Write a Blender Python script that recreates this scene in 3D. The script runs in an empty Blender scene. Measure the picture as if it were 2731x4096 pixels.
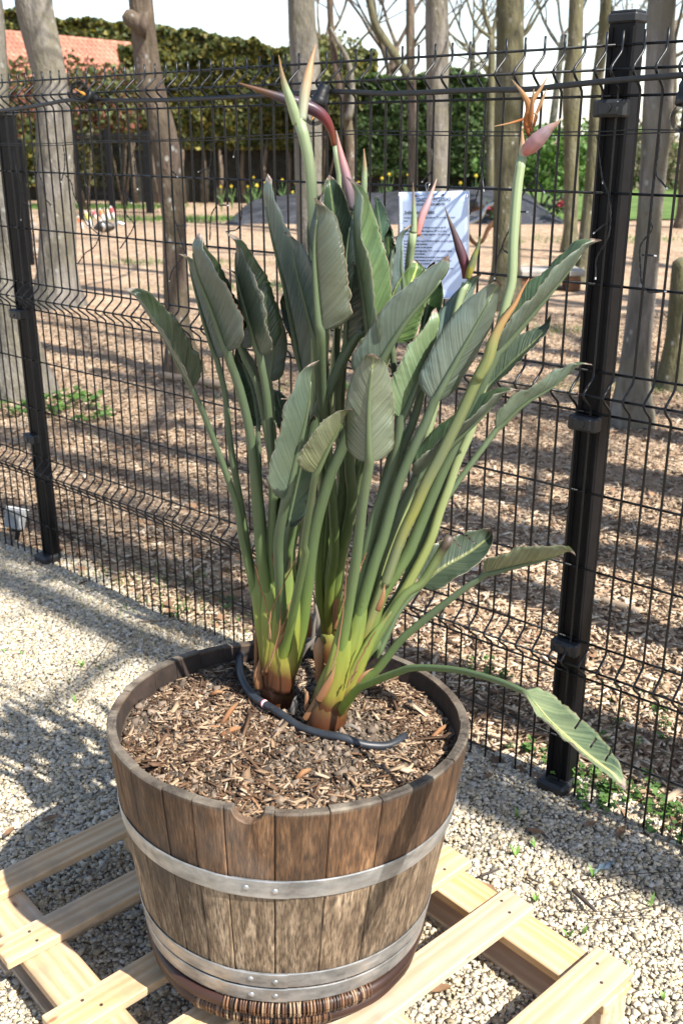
import bpy, math, random
import numpy as np
from mathutils import Vector, Matrix, Quaternion, noise

random.seed(7)
RNG = np.random.default_rng(11)
scene = bpy.context.scene
COL = scene.collection
R = math.radians

# ------------------------------------------------------------------ camera
F, PITCH, HC = 4066.46, 0.35299, 1.68625          # focal length in photo pixels, pitch down, eye height
cam = bpy.data.cameras.new("camera")
cam.sensor_fit = 'VERTICAL'
cam.sensor_height = 36.0
cam.lens = 36.0 * F / 4096.0
cam.clip_start, cam.clip_end = 0.05, 900
cam.dof.use_dof = True
cam.dof.focus_distance = 2.15
cam.dof.aperture_fstop = 6.5
camo = bpy.data.objects.new("camera", cam)
COL.objects.link(camo)
camo.location = (0, 0, HC)
camo.rotation_euler = (math.pi / 2 - PITCH, 0, 0)
scene.camera = camo

# ------------------------------------------------------------------ sky, sun, exposure
SUN_EL = R(50)
SUN_H = Vector((0.770, -0.638, 0)).normalized()
TO_SUN = (SUN_H * math.cos(SUN_EL) + Vector((0, 0, math.sin(SUN_EL)))).normalized()
world = bpy.data.worlds.new("World")
scene.world = world
world.use_nodes = True
wn = world.node_tree
sky = wn.nodes.new('ShaderNodeTexSky')
sky.sky_type = 'NISHITA'
sky.sun_disc = False
sky.sun_elevation = SUN_EL
sky.sun_rotation = math.atan2(SUN_H.x, SUN_H.y)
sky.air_density, sky.dust_density, sky.ozone_density = 1.0, 1.0, 1.0
bg = wn.nodes['Background']
bg.inputs['Strength'].default_value = 0.11
# bright spring haze thickening evenly towards the horizon all round
wtc = wn.nodes.new('ShaderNodeTexCoord')
wsep = wn.nodes.new('ShaderNodeSeparateXYZ')
wn.links.new(wtc.outputs['Generated'], wsep.inputs[0])
winv = wn.nodes.new('ShaderNodeMath')
winv.operation = 'SUBTRACT'
winv.use_clamp = True
winv.inputs[0].default_value = 1.0
wn.links.new(wsep.outputs[2], winv.inputs[1])
wpow = wn.nodes.new('ShaderNodeMath')
wpow.operation = 'POWER'
wpow.inputs[1].default_value = 5.0
wn.links.new(winv.outputs[0], wpow.inputs[0])
whz = wn.nodes.new('ShaderNodeMix')
whz.data_type = 'RGBA'
whz.blend_type = 'ADD'
whz.clamp_factor = False
wn.links.new(wpow.outputs[0], whz.inputs[0])
wn.links.new(sky.outputs[0], whz.inputs[6])
whz.inputs[7].default_value = (3.0, 2.8, 2.5, 1)
wn.links.new(whz.outputs[2], bg.inputs['Color'])
sun = bpy.data.lights.new("sun", 'SUN')
sun.energy = 5.0
sun.angle = R(0.55)
sun.color = (1.0, 0.95, 0.87)
suno = bpy.data.objects.new("sun", sun)
COL.objects.link(suno)
suno.rotation_euler = (-TO_SUN).to_track_quat('-Z', 'Y').to_euler()
suno.location = TO_SUN * 30
scene.view_settings.view_transform = 'Standard'
scene.view_settings.look = 'None'
scene.view_settings.gamma = 1
scene.view_settings.use_curve_mapping = False
scene.view_settings.exposure = 1.2
scene.render.engine = 'CYCLES'
scene.cycles.use_denoising = True
scene.cycles.max_bounces = 6
scene.cycles.transparent_max_bounces = 12
scene.cycles.caustics_reflective = False
scene.cycles.caustics_refractive = False

# ------------------------------------------------------------------ placing helpers
CP, SP = math.cos(PITCH), math.sin(PITCH)


def ray(px, py):
    a, b = (px - 1365.5) / F, (py - 2048.0) / F
    return Vector((a, CP - b * SP, -SP - b * CP))


EYE = Vector((0, 0, HC))


def at_y(px, py, Y):
    d = ray(px, py)
    return EYE + d * (Y / d.y)


def at_z(px, py, z=0.0):
    d = ray(px, py)
    return EYE + d * ((z - HC) / d.z)


def at_plane(px, py, p0, n):
    d = ray(px, py)
    return EYE + d * ((p0 - EYE).dot(n) / d.dot(n))


def to_px(p):
    q = Vector(p) - EYE
    d = q.y * CP - q.z * SP
    return (1365.5 + q.x / d * F, 2048.0 - (q.y * SP + q.z * CP) / d * F)


def ppm(p):                                          # photo pixels per metre at a point
    q = Vector(p) - EYE
    return F / (q.y * CP - q.z * SP)


FD = Vector((math.cos(-0.71809), math.sin(-0.71809), 0))     # along the fence
FN = Vector((FD.y, -FD.x, 0))                                # fence normal, towards the viewer's side
if FN.y > 0:
    FN = -FN
FO = Vector((-1.16444, 3.89392, 0))


def fence(u, z=0.0, off=0.0):
    return FO + FD * u + FN * off + Vector((0, 0, z))


def at_fence(px, py, off=0.0):
    return at_plane(px, py, FO + FN * off, FN)


def D(x, y):
    return (x * 1.74171, y * 1.74171)


def A(x, y):
    return (500 + x / 1.568, 600 + y / 1.568)


def B(x, y):
    return (1300 + x / 1.4254, 600 + y / 1.4254)


def C(x, y):
    return (900 + x / .9224, 1600 + y / .9224)


def E(x, y):
    return (900 + x / 2.352, 1300 + y / 2.352)


def Fc(x, y):
    return (1400 + x / 2.24, 1400 + y / 2.24)


def G(x, y):
    return (850 + x / 1.742, 2200 + y / 1.742)


def K1(x, y):
    return (x * .8712, y * .8712)


def K3(x, y):
    return (2131 + x / 1.96, 50 + y / 1.96)


def K6(x, y):
    return (1550 + x / 3.92, 720 + y / 3.92)


def K7(x, y):
    return (900 + x / 2.613, 150 + y / 2.613)


def K8(x, y):
    return (1700 + x / 2.24, 200 + y / 2.24)


# ------------------------------------------------------------------ object helpers
def tag(o, label=None, cat=None, group=None, kind=None):
    if label:
        o["label"] = label
    if cat:
        o["category"] = cat
    if group:
        o["group"] = group
    if kind:
        o["kind"] = kind
    return o


def empty(name, loc, rot=(0, 0, 0)):
    o = bpy.data.objects.new(name, None)
    o.empty_display_size = .05
    o.location = loc
    o.rotation_euler = rot
    COL.objects.link(o)
    return o


def place(o, parent):
    """keep o's world placement but make it a child of parent (parents are unscaled)"""
    if parent is not None:
        o.parent = parent
        o.matrix_parent_inverse = PINV.setdefault(parent.name, parent_matrix(parent).inverted())
    return o


PINV = {}


def parent_matrix(p):
    m = Matrix.LocRotScale(p.location, p.rotation_euler, p.scale)
    if p.parent is not None:
        m = parent_matrix(p.parent) @ p.matrix_parent_inverse @ m
    return m


def mesh_obj(name, verts, faces, mats, parent=None, uv=None, smooth=False, midx=None):
    me = bpy.data.meshes.new(name)
    me.from_pydata([tuple(v) for v in verts], [], faces)
    for m in (mats if isinstance(mats, (list, tuple)) else [mats]):
        me.materials.append(m)
    if smooth:
        me.polygons.foreach_set("use_smooth", [True] * len(me.polygons))
    if midx is not None:
        me.polygons.foreach_set("material_index", midx)
    if uv is not None:
        l = me.uv_layers.new(name="UVMap")
        vi = np.empty(len(me.loops), np.int32)
        me.loops.foreach_get("vertex_index", vi)
        l.data.foreach_set("uv", np.asarray(uv, np.float32)[vi].ravel())
    o = bpy.data.objects.new(name, me)
    COL.objects.link(o)
    place(o, parent)
    return o


def data_obj(name, me, parent=None, matrix=None):
    o = bpy.data.objects.new(name, me)
    COL.objects.link(o)
    if matrix is not None:
        o.matrix_basis = matrix
    place(o, parent)
    return o


def frames(pts):
    n = len(pts)
    T = []
    for i in range(n):
        t = pts[min(i + 1, n - 1)] - pts[max(i - 1, 0)]
        T.append(t.normalized() if t.length > 1e-9 else Vector((0, 0, 1)))
    ref = Vector((0, 0, 1)) if abs(T[0].z) < .9 else Vector((1, 0, 0))
    nrm = (ref - T[0] * ref.dot(T[0])).normalized()
    out = []
    for i in range(n):
        nrm = nrm - T[i] * nrm.dot(T[i])
        nrm = nrm.normalized()
        out.append((T[i], nrm, T[i].cross(nrm)))
    return out


def tube(pts, radii, sides=8, cap=True, uv=False, flat=None):
    """verts, faces, uvs of a tube along pts; flat=(dir, factor) squeezes it along one direction"""
    pts = [Vector(p) for p in pts]
    fr = frames(pts)
    V, Fa, U = [], [], []
    n = len(pts)
    for i, (p, (t, a, b)) in enumerate(zip(pts, fr)):
        r = radii[i] if hasattr(radii, '__len__') else radii
        for k in range(sides):
            an = 2 * math.pi * k / sides
            o = a * (math.cos(an) * r) + b * (math.sin(an) * r)
            if flat:
                dv, f = flat[0], flat[1][i] if hasattr(flat[1], '__len__') else flat[1]
                o = o - dv * o.dot(dv) * (1 - f)
            V.append(p + o)
            U.append((k / sides, i / (n - 1)))
    for i in range(n - 1):
        for k in range(sides):
            k2 = (k + 1) % sides
            Fa.append((i * sides + k, i * sides + k2, (i + 1) * sides + k2, (i + 1) * sides + k))
    if cap:
        Fa.append(tuple(range(sides - 1, -1, -1)))
        Fa.append(tuple((n - 1) * sides + k for k in range(sides)))
    return V, Fa, U


def smooth_path(pts, n):
    """Catmull-Rom through pts, n samples"""
    pts = [Vector(p) for p in pts]
    if len(pts) == 2:
        return [pts[0].lerp(pts[1], i / (n - 1)) for i in range(n)]
    P = [pts[0] * 2 - pts[1]] + pts + [pts[-1] * 2 - pts[-2]]
    L = [0]
    for i in range(1, len(pts)):
        L.append(L[-1] + (pts[i] - pts[i - 1]).length)
    out = []
    for k in range(n):
        s = L[-1] * k / (n - 1)
        i = 0
        while i < len(pts) - 2 and L[i + 1] < s:
            i += 1
        t = (s - L[i]) / max(L[i + 1] - L[i], 1e-9)
        p0, p1, p2, p3 = P[i], P[i + 1], P[i + 2], P[i + 3]
        out.append(.5 * ((2 * p1) + (p2 - p0) * t + (2 * p0 - 5 * p1 + 4 * p2 - p3) * t * t + (3 * p1 - p0 - 3 * p2 + p3) * t ** 3))
    return out


def lerp_list(vals, n):
    return [float(np.interp(i / (n - 1), np.linspace(0, 1, len(vals)), vals)) for i in range(n)]


class MB:
    """collects pieces into one mesh"""
    def __init__(s):
        s.v, s.f, s.u, s.m = [], [], [], []

    def add(s, V, Fa, U=None, m=0):
        o = len(s.v)
        s.v += [Vector(v) for v in V]
        s.f += [tuple(i + o for i in f) for f in Fa]
        s.u += list(U) if U is not None else [(0, 0)] * len(V)
        s.m += [m] * len(Fa)
        return s

    def tube(s, pts, radii, sides=8, cap=True, m=0):
        return s.add(*tube(pts, radii, sides, cap), m=m)

    def box(s, c, size, rot=None, bev=0.0, m=0):
        hx, hy, hz = size[0] / 2, size[1] / 2, size[2] / 2
        b = min(bev, hx * .9, hy * .9, hz * .9)
        c = Vector(c)
        if b <= 0:
            V = [Vector((x, y, z)) for z in (-hz, hz) for y in (-hy, hy) for x in (-hx, hx)]
            Fa = [(0, 2, 3, 1), (4, 5, 7, 6), (0, 1, 5, 4), (2, 6, 7, 3), (0, 4, 6, 2), (1, 3, 7, 5)]
        else:                                        # chamfered box
            V, idx = [], {}
            for sx in (-1, 1):
                for sy in (-1, 1):
                    for sz in (-1, 1):
                        for ax in range(3):
                            q = [sx * hx, sy * hy, sz * hz]
                            for j in range(3):
                                if j != ax:
                                    q[j] -= (sx, sy, sz)[j] * b
                            idx[(sx, sy, sz, ax)] = len(V)
                            V.append(Vector(q))
            Fa = []
            for ax in range(3):
                o1, o2 = (ax + 1) % 3, (ax + 2) % 3
                for sg in (-1, 1):
                    q = []
                    for s1, s2 in ((-1, -1), (1, -1), (1, 1), (-1, 1)):
                        k = [0, 0, 0]
                        k[ax], k[o1], k[o2] = sg, s1, s2
                        q.append(idx[(*k, ax)])
                    Fa.append(tuple(q if sg > 0 else q[::-1]))
            for ax in range(3):
                o1, o2 = (ax + 1) % 3, (ax + 2) % 3
                for s1 in (-1, 1):
                    for s2 in (-1, 1):
                        q = []
                        for sg in (-1, 1):
                            k = [0, 0, 0]
                            k[ax], k[o1], k[o2] = sg, s1, s2
                            q.append((idx[(*k, o1)], idx[(*k, o2)]))
                        f = (q[0][0], q[1][0], q[1][1], q[0][1])
                        Fa.append(f if s1 * s2 > 0 else f[::-1])
            for sx in (-1, 1):
                for sy in (-1, 1):
                    for sz in (-1, 1):
                        f = tuple(idx[(sx, sy, sz, a)] for a in range(3))
                        Fa.append(f if sx * sy * sz > 0 else f[::-1])
        if rot is not None:
            V = [rot @ v for v in V]
        return s.add([v + c for v in V], Fa, m=m)

    def build(s, name, mats, parent=None, smooth=False, uv=False):
        return mesh_obj(name, s.v, s.f, mats, parent, s.u if uv else None, smooth, s.m)


def scatter(name, templates, pos, rot, scl, col, mat, parent=None, smooth=False):
    """thousands of small pieces as one mesh: templates [(verts, tris)], per-piece position, 3x3 rotation, scale, tint"""
    n = len(pos)
    which = RNG.integers(0, len(templates), n)
    VV, TT, CC = [], [], []
    off = 0
    for k, (tv, tt) in enumerate(templates):
        s = np.where(which == k)[0]
        if len(s) == 0:
            continue
        v = tv[None] * scl[s][:, None, :]
        v = np.einsum('nij,nvj->nvi', rot[s], v) + pos[s][:, None, :]
        nv = len(tv)
        VV.append(v.reshape(-1, 3))
        TT.append((tt[None] + (np.arange(len(s)) * nv)[:, None, None] + off).reshape(-1, 3))
        CC.append(np.repeat(col[s], nv, 0))
        off += len(s) * nv
    V, T, Cc = np.concatenate(VV), np.concatenate(TT), np.concatenate(CC)
    me = bpy.data.meshes.new(name)
    me.vertices.add(len(V))
    me.vertices.foreach_set("co", V.astype(np.float32).ravel())
    me.loops.add(T.size)
    me.loops.foreach_set("vertex_index", T.astype(np.int32).ravel())
    me.polygons.add(len(T))
    me.polygons.foreach_set("loop_start", np.arange(0, T.size, 3, dtype=np.int32))
    me.polygons.foreach_set("loop_total", np.full(len(T), 3, np.int32))
    if smooth:
        me.polygons.foreach_set("use_smooth", np.ones(len(T), bool))
    a = me.color_attributes.new("tint", 'FLOAT_COLOR', 'POINT')
    a.data.foreach_set("color", np.concatenate([Cc, np.ones((len(Cc), 1))], 1).astype(np.float32).ravel())
    me.update(calc_edges=True)
    me.materials.append(mat)
    o = bpy.data.objects.new(name, me)
    COL.objects.link(o)
    place(o, parent)
    return o


def rot_yaw_tilt(n, tilt):
    """random heading plus a random lean of up to tilt radians"""
    yaw = RNG.uniform(0, 2 * np.pi, n)
    ax = RNG.uniform(0, 2 * np.pi, n)
    an = RNG.normal(0, tilt, n)
    c, s = np.cos(yaw), np.sin(yaw)
    z, o = np.zeros(n), np.ones(n)
    Rz = np.stack([np.stack([c, -s, z], 1), np.stack([s, c, z], 1), np.stack([z, z, o], 1)], 1)
    kx, ky = np.cos(ax), np.sin(ax)
    ca, sa = np.cos(an), np.sin(an)
    Rt = np.stack([np.stack([ca + kx * kx * (1 - ca), kx * ky * (1 - ca), ky * sa], 1),
                   np.stack([kx * ky * (1 - ca), ca + ky * ky * (1 - ca), -kx * sa], 1),
                   np.stack([-ky * sa, kx * sa, ca], 1)], 1)
    return np.einsum('nij,njk->nik', Rt, Rz)


def rot_any(n):
    q = RNG.normal(size=(n, 4))
    q /= np.linalg.norm(q, axis=1)[:, None]
    w, x, y, z = q.T
    return np.stack([np.stack([1 - 2 * (y * y + z * z), 2 * (x * y - z * w), 2 * (x * z + y * w)], 1),
                     np.stack([2 * (x * y + z * w), 1 - 2 * (x * x + z * z), 2 * (y * z - x * w)], 1),
                     np.stack([2 * (x * z - y * w), 2 * (y * z + x * w), 1 - 2 * (x * x + y * y)], 1)], 1)


CUBE_T = np.array([(0, 2, 3), (0, 3, 1), (4, 5, 7), (4, 7, 6), (0, 1, 5), (0, 5, 4), (2, 6, 7), (2, 7, 3), (0, 4, 6), (0, 6, 2), (1, 3, 7), (1, 7, 5)])


def cube_templates(n, jit, taper=0.0):
    out = []
    for _ in range(n):
        v = np.array([(x, y, z) for z in (-.5, .5) for y in (-.5, .5) for x in (-.5, .5)], float)
        v += RNG.uniform(-jit, jit, v.shape)
        if taper:
            v[v[:, 0] > 0, 1] *= RNG.uniform(1 - taper, 1)
            v[v[:, 0] < 0, 1] *= RNG.uniform(1 - taper, 1)
        out.append((v, CUBE_T))
    return out


LEAF_V = np.array([(0, -.5, 0), (.42, -.05, .06), (0, .5, 0), (-.42, -.05, .06), (0, 0, -.04)])
LEAF_T = np.array([(0, 1, 4), (1, 2, 4), (2, 3, 4), (3, 0, 4)])
LEAF = [(LEAF_V, LEAF_T)]
BLADE = [(np.array([(-.5, 0, 0), (.5, 0, 0), (.35, .12, .55), (-.3, .12, .55), (.05, .4, 1.0)]), np.array([(0, 1, 2), (0, 2, 3), (3, 2, 4)]))]


# ------------------------------------------------------------------ materials
class Mat:
    def __init__(s, name, rough=.7, spec=.5, metallic=0.0):
        s.m = bpy.data.materials.new(name)
        s.m.use_nodes = True
        s.nt = s.m.node_tree
        s.b = s.nt.nodes['Principled BSDF']
        s.b.inputs['Roughness'].default_value = rough
        s.b.inputs['Specular IOR Level'].default_value = spec
        s.b.inputs['Metallic'].default_value = metallic
        s.h = None

    def n(s, t, **kw):
        nd = s.nt.nodes.new('ShaderNode' + t)
        for k, v in kw.items():
            setattr(nd, k, v)
        return nd

    def put(s, sock, v):
        if isinstance(v, bpy.types.NodeSocket):
            s.nt.links.new(v, sock)
        elif v is not None:
            if isinstance(v, (tuple, list)) and len(v) == 3 and sock.type == 'RGBA':
                v = (*v, 1)
            sock.default_value = v

    def co(s, scale=(1, 1, 1), kind='Object', loc=(0, 0, 0), rot=(0, 0, 0)):
        t = s.n('TexCoord')
        m = s.n('Mapping')
        m.inputs['Scale'].default_value = scale
        m.inputs['Location'].default_value = loc
        m.inputs['Rotation'].default_value = rot
        s.put(m.inputs['Vector'], t.outputs[kind])
        return m.outputs[0]

    def noise(s, scale=5, detail=4, vec=None, rough=.55, dist=0.0, col=False):
        t = s.n('TexNoise')
        t.inputs['Scale'].default_value = scale
        t.inputs['Detail'].default_value = detail
        t.inputs['Roughness'].default_value = rough
        t.inputs['Distortion'].default_value = dist
        s.put(t.inputs['Vector'], vec if vec is not None else s.co())
        return t.outputs['Color' if col else 'Fac']

    def vor(s, scale=5, vec=None, out='Distance', feature='F1'):
        t = s.n('TexVoronoi', feature=feature)
        t.inputs['Scale'].default_value = scale
        s.put(t.inputs['Vector'], vec if vec is not None else s.co())
        return t.outputs[out]

    def ramp(s, fac, stops, interp='LINEAR'):
        r = s.n('ValToRGB')
        r.color_ramp.interpolation = interp
        e = r.color_ramp.elements
        e.remove(e[1])
        for k, (p, c) in enumerate(stops):
            if k == 0:
                q = e[0]
                q.position = p
            else:
                q = e.new(p)
            q.color = (*c, 1) if isinstance(c, (tuple, list)) else (c, c, c, 1)
        s.put(r.inputs[0], fac)
        return r.outputs[0]

    def mix(s, fac, a, b, mode='MIX'):
        x = s.n('Mix', data_type='RGBA', blend_type=mode)
        s.put(x.inputs[0], fac)
        s.put(x.inputs[6], a)
        s.put(x.inputs[7], b)
        return x.outputs[2]

    def math(s, op, a, b=None, clamp=False):
        x = s.n('Math', operation=op, use_clamp=clamp)
        s.put(x.inputs[0], a)
        if b is not None:
            s.put(x.inputs[1], b)
        return x.outputs[0]

    def attr(s, name):
        a = s.n('Attribute')
        a.attribute_name = name
        return a.outputs['Color']

    def rand(s):
        return s.n('ObjectInfo').outputs['Random']

    def tintc(s):
        return s.n('ObjectInfo').outputs['Color']

    def uvs(s):
        t = s.n('TexCoord')
        x = s.n('SeparateXYZ')
        s.put(x.inputs[0], t.outputs['UV'])
        return x.outputs[0], x.outputs[1]

    def sep(s, vec):
        x = s.n('SeparateXYZ')
        s.put(x.inputs[0], vec)
        return x.outputs

    def hsv(s, col, h=.5, sat=1, val=1):
        x = s.n('HueSaturation')
        s.put(x.inputs['Hue'], h)
        s.put(x.inputs['Saturation'], sat)
        s.put(x.inputs['Value'], val)
        s.put(x.inputs['Color'], col)
        return x.outputs[0]

    def color(s, c):
        s.put(s.b.inputs['Base Color'], c)
        s.c = c
        return s

    def rough(s, c):
        s.put(s.b.inputs['Roughness'], c)
        return s

    def bump(s, h, dist=.003, strength=1.0):
        b = s.n('Bump')
        b.inputs['Distance'].default_value = dist
        b.inputs['Strength'].default_value = strength
        s.put(b.inputs['Height'], h)
        s.put(s.b.inputs['Normal'], b.outputs[0])
        return s

    def translucent(s, fac, col):
        t = s.n('BsdfTranslucent')
        s.put(t.inputs['Color'], col)
        mx = s.n('MixShader')
        mx.inputs[0].default_value = fac
        s.nt.links.new(s.b.outputs[0], mx.inputs[1])
        s.nt.links.new(t.outputs[0], mx.inputs[2])
        s.nt.links.new(mx.outputs[0], s.nt.nodes['Material Output'].inputs['Surface'])
        return s


def rand_val(m, lo, hi):
    return m.math('ADD', m.math('MULTIPLY', m.rand(), hi - lo), lo)


def plain(name, col, rough=.6, metallic=0.0, nscale=30, var=.25, bump=0.0, spec=.5):
    m = Mat(name, rough, spec, metallic)
    n = m.noise(nscale, 4)
    lo = tuple(c * (1 - var) for c in col)
    hi = tuple(min(1, c * (1 + var)) for c in col)
    m.color(m.ramp(n, [(.3, lo), (.7, hi)]))
    if bump:
        m.bump(n, bump)
    return m.m


def mk_stave():
    m = Mat("weathered_oak", .72, .35)
    g1 = m.noise(1, 5, m.co((55, 55, 2.6)), .65, .6)
    g2 = m.noise(1, 4, m.co((260, 260, 7)), .6)
    big = m.noise(7, 4, m.co((1, 1, .7)), .6)
    z = m.sep(m.co())[2]
    grey = m.ramp(g1, [(.30, (.085, .060, .040)), (.5, (.235, .178, .120)), (.70, (.43, .345, .25))])
    brown = m.ramp(g1, [(.30, (.040, .022, .012)), (.52, (.130, .075, .041)), (.74, (.29, .185, .11))])
    upper = m.ramp(m.math('ADD', z, m.math('MULTIPLY', m.math('SUBTRACT', big, .5), .05)), [(.262, 0), (.300, 1)])
    c = m.mix(upper, grey, brown)
    c = m.mix(m.ramp(big, [(.46, 0), (.74, .6)]), c, (.05, .033, .023))
    c = m.mix(m.ramp(g2, [(.36, .8), (.6, 0)]), c, (.03, .021, .015))
    c = m.mix(m.ramp(m.noise(5, 3, m.co((1, 1, .5), loc=(3, 1, 0))), [(.62, 0), (.78, .22)]), c, (.34, .30, .26))
    rimz = m.ramp(z, [(.4335, 0), (.4405, .9)])
    c = m.mix(rimz, c, m.ramp(m.noise(22, 4), [(.35, (.045, .038, .032)), (.65, (.17, .15, .12))]))
    c = m.hsv(c, .497, 1.12, rand_val(m, .82, 1.28))
    dkl = m.math('MULTIPLY', m.ramp(m.noise(4, 4, m.co((1, 1, .8), loc=(1, 8, 2)), .7), [(.50, 0), (.62, .65)]), m.ramp(m.noise(1, 3, m.co((120, 120, 3))), [(.4, 1), (.6, .2)]))
    c = m.mix(dkl, c, (.020, .015, .012))
    m.color(c)
    m.bump(m.math('ADD', m.math('MULTIPLY', g2, .6), g1), .0025)
    return m.m


def mk_hoop():
    m = Mat("galvanised_steel", .42, .5, .75)
    n = m.noise(18, 5, m.co((1, 1, 2)), .6)
    n2 = m.noise(60, 3)
    c = m.ramp(n, [(.3, (.20, .205, .205)), (.55, (.36, .365, .365)), (.75, (.52, .52, .51))])
    c = m.mix(m.ramp(m.noise(9, 4, m.co(loc=(5, 2, 9))), [(.66, 0), (.74, .8)]), c, (.20, .085, .035))
    m.color(c)
    m.rough(m.ramp(n2, [(.3, .34), (.7, .58)]))
    m.bump(n2, .0004)
    return m.m


def mk_pine():
    m = Mat("fresh_pine", .62, .35)
    v = m.co((1.2, 16, 16))
    d = m.noise(3, 3, m.co((.8, 5, 5)), .5)
    w = m.n('TexWave', wave_type='BANDS', bands_direction='Y')
    w.inputs['Scale'].default_value = 5
    w.inputs['Distortion'].default_value = 9
    w.inputs['Detail'].default_value = 3
    w.inputs['Detail Scale'].default_value = .7
    m.put(w.inputs['Vector'], m.co((.25, 3, 3)))
    g = m.noise(9, 4, v, .6)
    c = m.ramp(w.outputs['Fac'], [(.1, (.50, .325, .175)), (.6, (.56, .385, .22)), (.95, (.61, .44, .27))])
    c = m.mix(m.ramp(g, [(.3, .4), (.62, 0)]), c, (.36, .20, .09))
    c = m.mix(m.ramp(d, [(.52, 0), (.72, .6)]), c, (.44, .38, .31))
    c = m.mix(m.ramp(m.noise(2.2, 5, m.co(loc=(7, 3, 1)), .7), [(.58, 0), (.70, .55)]), c, (.22, .17, .12))
    # knots
    k = m.vor(2.2, m.co((3.0, 7.5, 7.5), loc=(.3, .1, .2)))
    c = m.mix(m.ramp(k, [(.045, .85), (.11, 0)]), c, (.20, .10, .045))
    c = m.hsv(c, .5, rand_val(m, .8, 1.1), rand_val(m, .86, 1.06))
    m.color(c)
    m.bump(g, .0008)
    return m.m


def mk_stone():
    m = Mat("crushed_limestone", .85, .25)
    n = m.noise(120, 3)
    m.color(m.mix(.35, m.attr("tint"), m.mix(m.ramp(n, [(.35, 0), (.65, 1)]), m.hsv(m.attr("tint"), .5, 1.2, .6), m.attr("tint"))))
    return m.m


def mk_chip():
    m = Mat("shredded_wood", .8, .25)
    n = m.noise(90, 3, m.co((1, 1, 1)))
    m.color(m.mix(m.ramp(n, [(.35, .45), (.65, 0)]), m.attr("tint"), m.hsv(m.attr("tint"), .5, 1.1, .55)))
    return m.m


def mk_foliage(name, rough=.6, trans=.25):
    m = Mat(name, rough, .4)
    m.color(m.attr("tint"))
    m.translucent(trans, m.hsv(m.attr("tint"), .49, 1.15, 1.6))
    return m.m


def mk_ground_chips():
    m = Mat("woodland_litter", .95, .15)
    v1 = m.vor(38, m.co((1, 1, .1)), 'Color')
    v2 = m.vor(16, m.co((1, 1, .1), loc=(4, 7, 0)), 'Color')
    f1, f2 = m.sep(v1)[0], m.sep(v2)[1]
    c = m.ramp(f1, [(.0, (.15, .10, .065)), (.4, (.34, .235, .155)), (.75, (.50, .37, .255)), (1, (.64, .51, .38))])
    c2 = m.ramp(f2, [(0, (.22, .145, .10)), (.6, (.44, .32, .22)), (1, (.58, .45, .33))])
    c = m.mix(.45, c, c2)
    big = m.noise(.9, 4)
    c = m.mix(m.ramp(big, [(.5, 0), (.72, .55)]), c, (.17, .115, .075))
    m.color(m.mix(1.0, c, (.90, .88, .85), 'MULTIPLY'))
    m.bump(f1, .012)
    return m.m


def mk_ground_gravel():
    m = Mat("gravel_bed", .95, .15)
    v1 = m.vor(85, m.co((1, 1, .1)), 'Color')
    d1 = m.vor(85, m.co((1, 1, .1)))
    c = m.ramp(m.sep(v1)[0], [(0, (.30, .265, .21)), (.5, (.44, .395, .32)), (1, (.56, .52, .43))])
    c = m.mix(m.ramp(d1, [(.3, 0), (.7, .6)]), c, (.16, .135, .10))
    m.color(c)
    m.bump(m.math('SUBTRACT', 1.0, d1), .01)
    return m.m


def mk_leaf(top):
    m = Mat("leaf_upper" if top else "leaf_underside", .34 if top else .40, .55 if top else .8)
    u, v = m.uvs()
    au = m.math('ABSOLUTE', m.math('SUBTRACT', m.math('MULTIPLY', u, 2), 1))           # 0 at the midrib, 1 at the margin
    ph = m.math('SUBTRACT', m.math('MULTIPLY', v, 17), m.math('MULTIPLY', au, 5))
    nz = m.noise(14, 4)
    vein = m.noise(1, 2, m_comb(m, m.math('MULTIPLY', ph, 1.6), m.math('MULTIPLY', m.rand(), 40), m.math('MULTIPLY', u, .5)), .6)
    if top:
        base = m.ramp(vein, [(.3, (.026, .046, .024)), (.5, (.038, .064, .033)), (.72, (.060, .092, .045))])
        base = m.mix(m.ramp(nz, [(.4, 0), (.75, .4)]), base, (.070, .095, .045))
        rib = (.22, .26, .09)
    else:
        base = m.ramp(vein, [(.25, (.058, .080, .066)), (.5, (.076, .102, .085)), (.75, (.104, .132, .112))])
        base = m.mix(m.ramp(nz, [(.4, 0), (.75, .45)]), base, (.080, .092, .052))
        rib = (.15, .19, .085)
    base = m.mix(m.ramp(au, [(.03, .75), (.10, 0)]), base, rib)
    base = m.mix(1.0, base, m.tintc(), 'MULTIPLY')
    nm = m.noise(45, 3)
    edge = m.math('ADD', au, m.math('MULTIPLY', m.math('SUBTRACT', nm, .5), .05))
    base = m.mix(m.ramp(edge, [(.972, 0), (.985, .85)]), base, m.ramp(m.noise(12, 2), [(.4, (.15, .085, .045)), (.62, (.36, .29, .22))]))
    tip = m.math('ADD', v, m.math('MULTIPLY', m.math('SUBTRACT', nm, .5), .03))
    base = m.mix(m.ramp(tip, [(.957, 0), (.972, 1)]), base, m.ramp(nm, [(.4, (.10, .05, .03)), (.6, (.52, .44, .36))]))
    spots = m.vor(75)
    base = m.mix(m.math('MULTIPLY', m.ramp(spots, [(.09, 1), (.14, 0)]), m.ramp(m.noise(6, 2), [(.58, 0), (.68, .8)])), base, (.08, .05, .03))
    m.rough(m.ramp(m.noise(9, 4), [(.3, .25 if top else .28), (.7, .42 if top else .46)]))
    m.color(base)
    m.bump(m.math('ADD', vein, m.math('MULTIPLY', m.noise(70, 2), .2)), .0024 if top else .0022)
    m.translucent(.20 if top else .16, m.mix(1.0, m.hsv(base, .48, 1.35, 1.7), (.9, 1, .5), 'MULTIPLY'))
    return m.m


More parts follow.
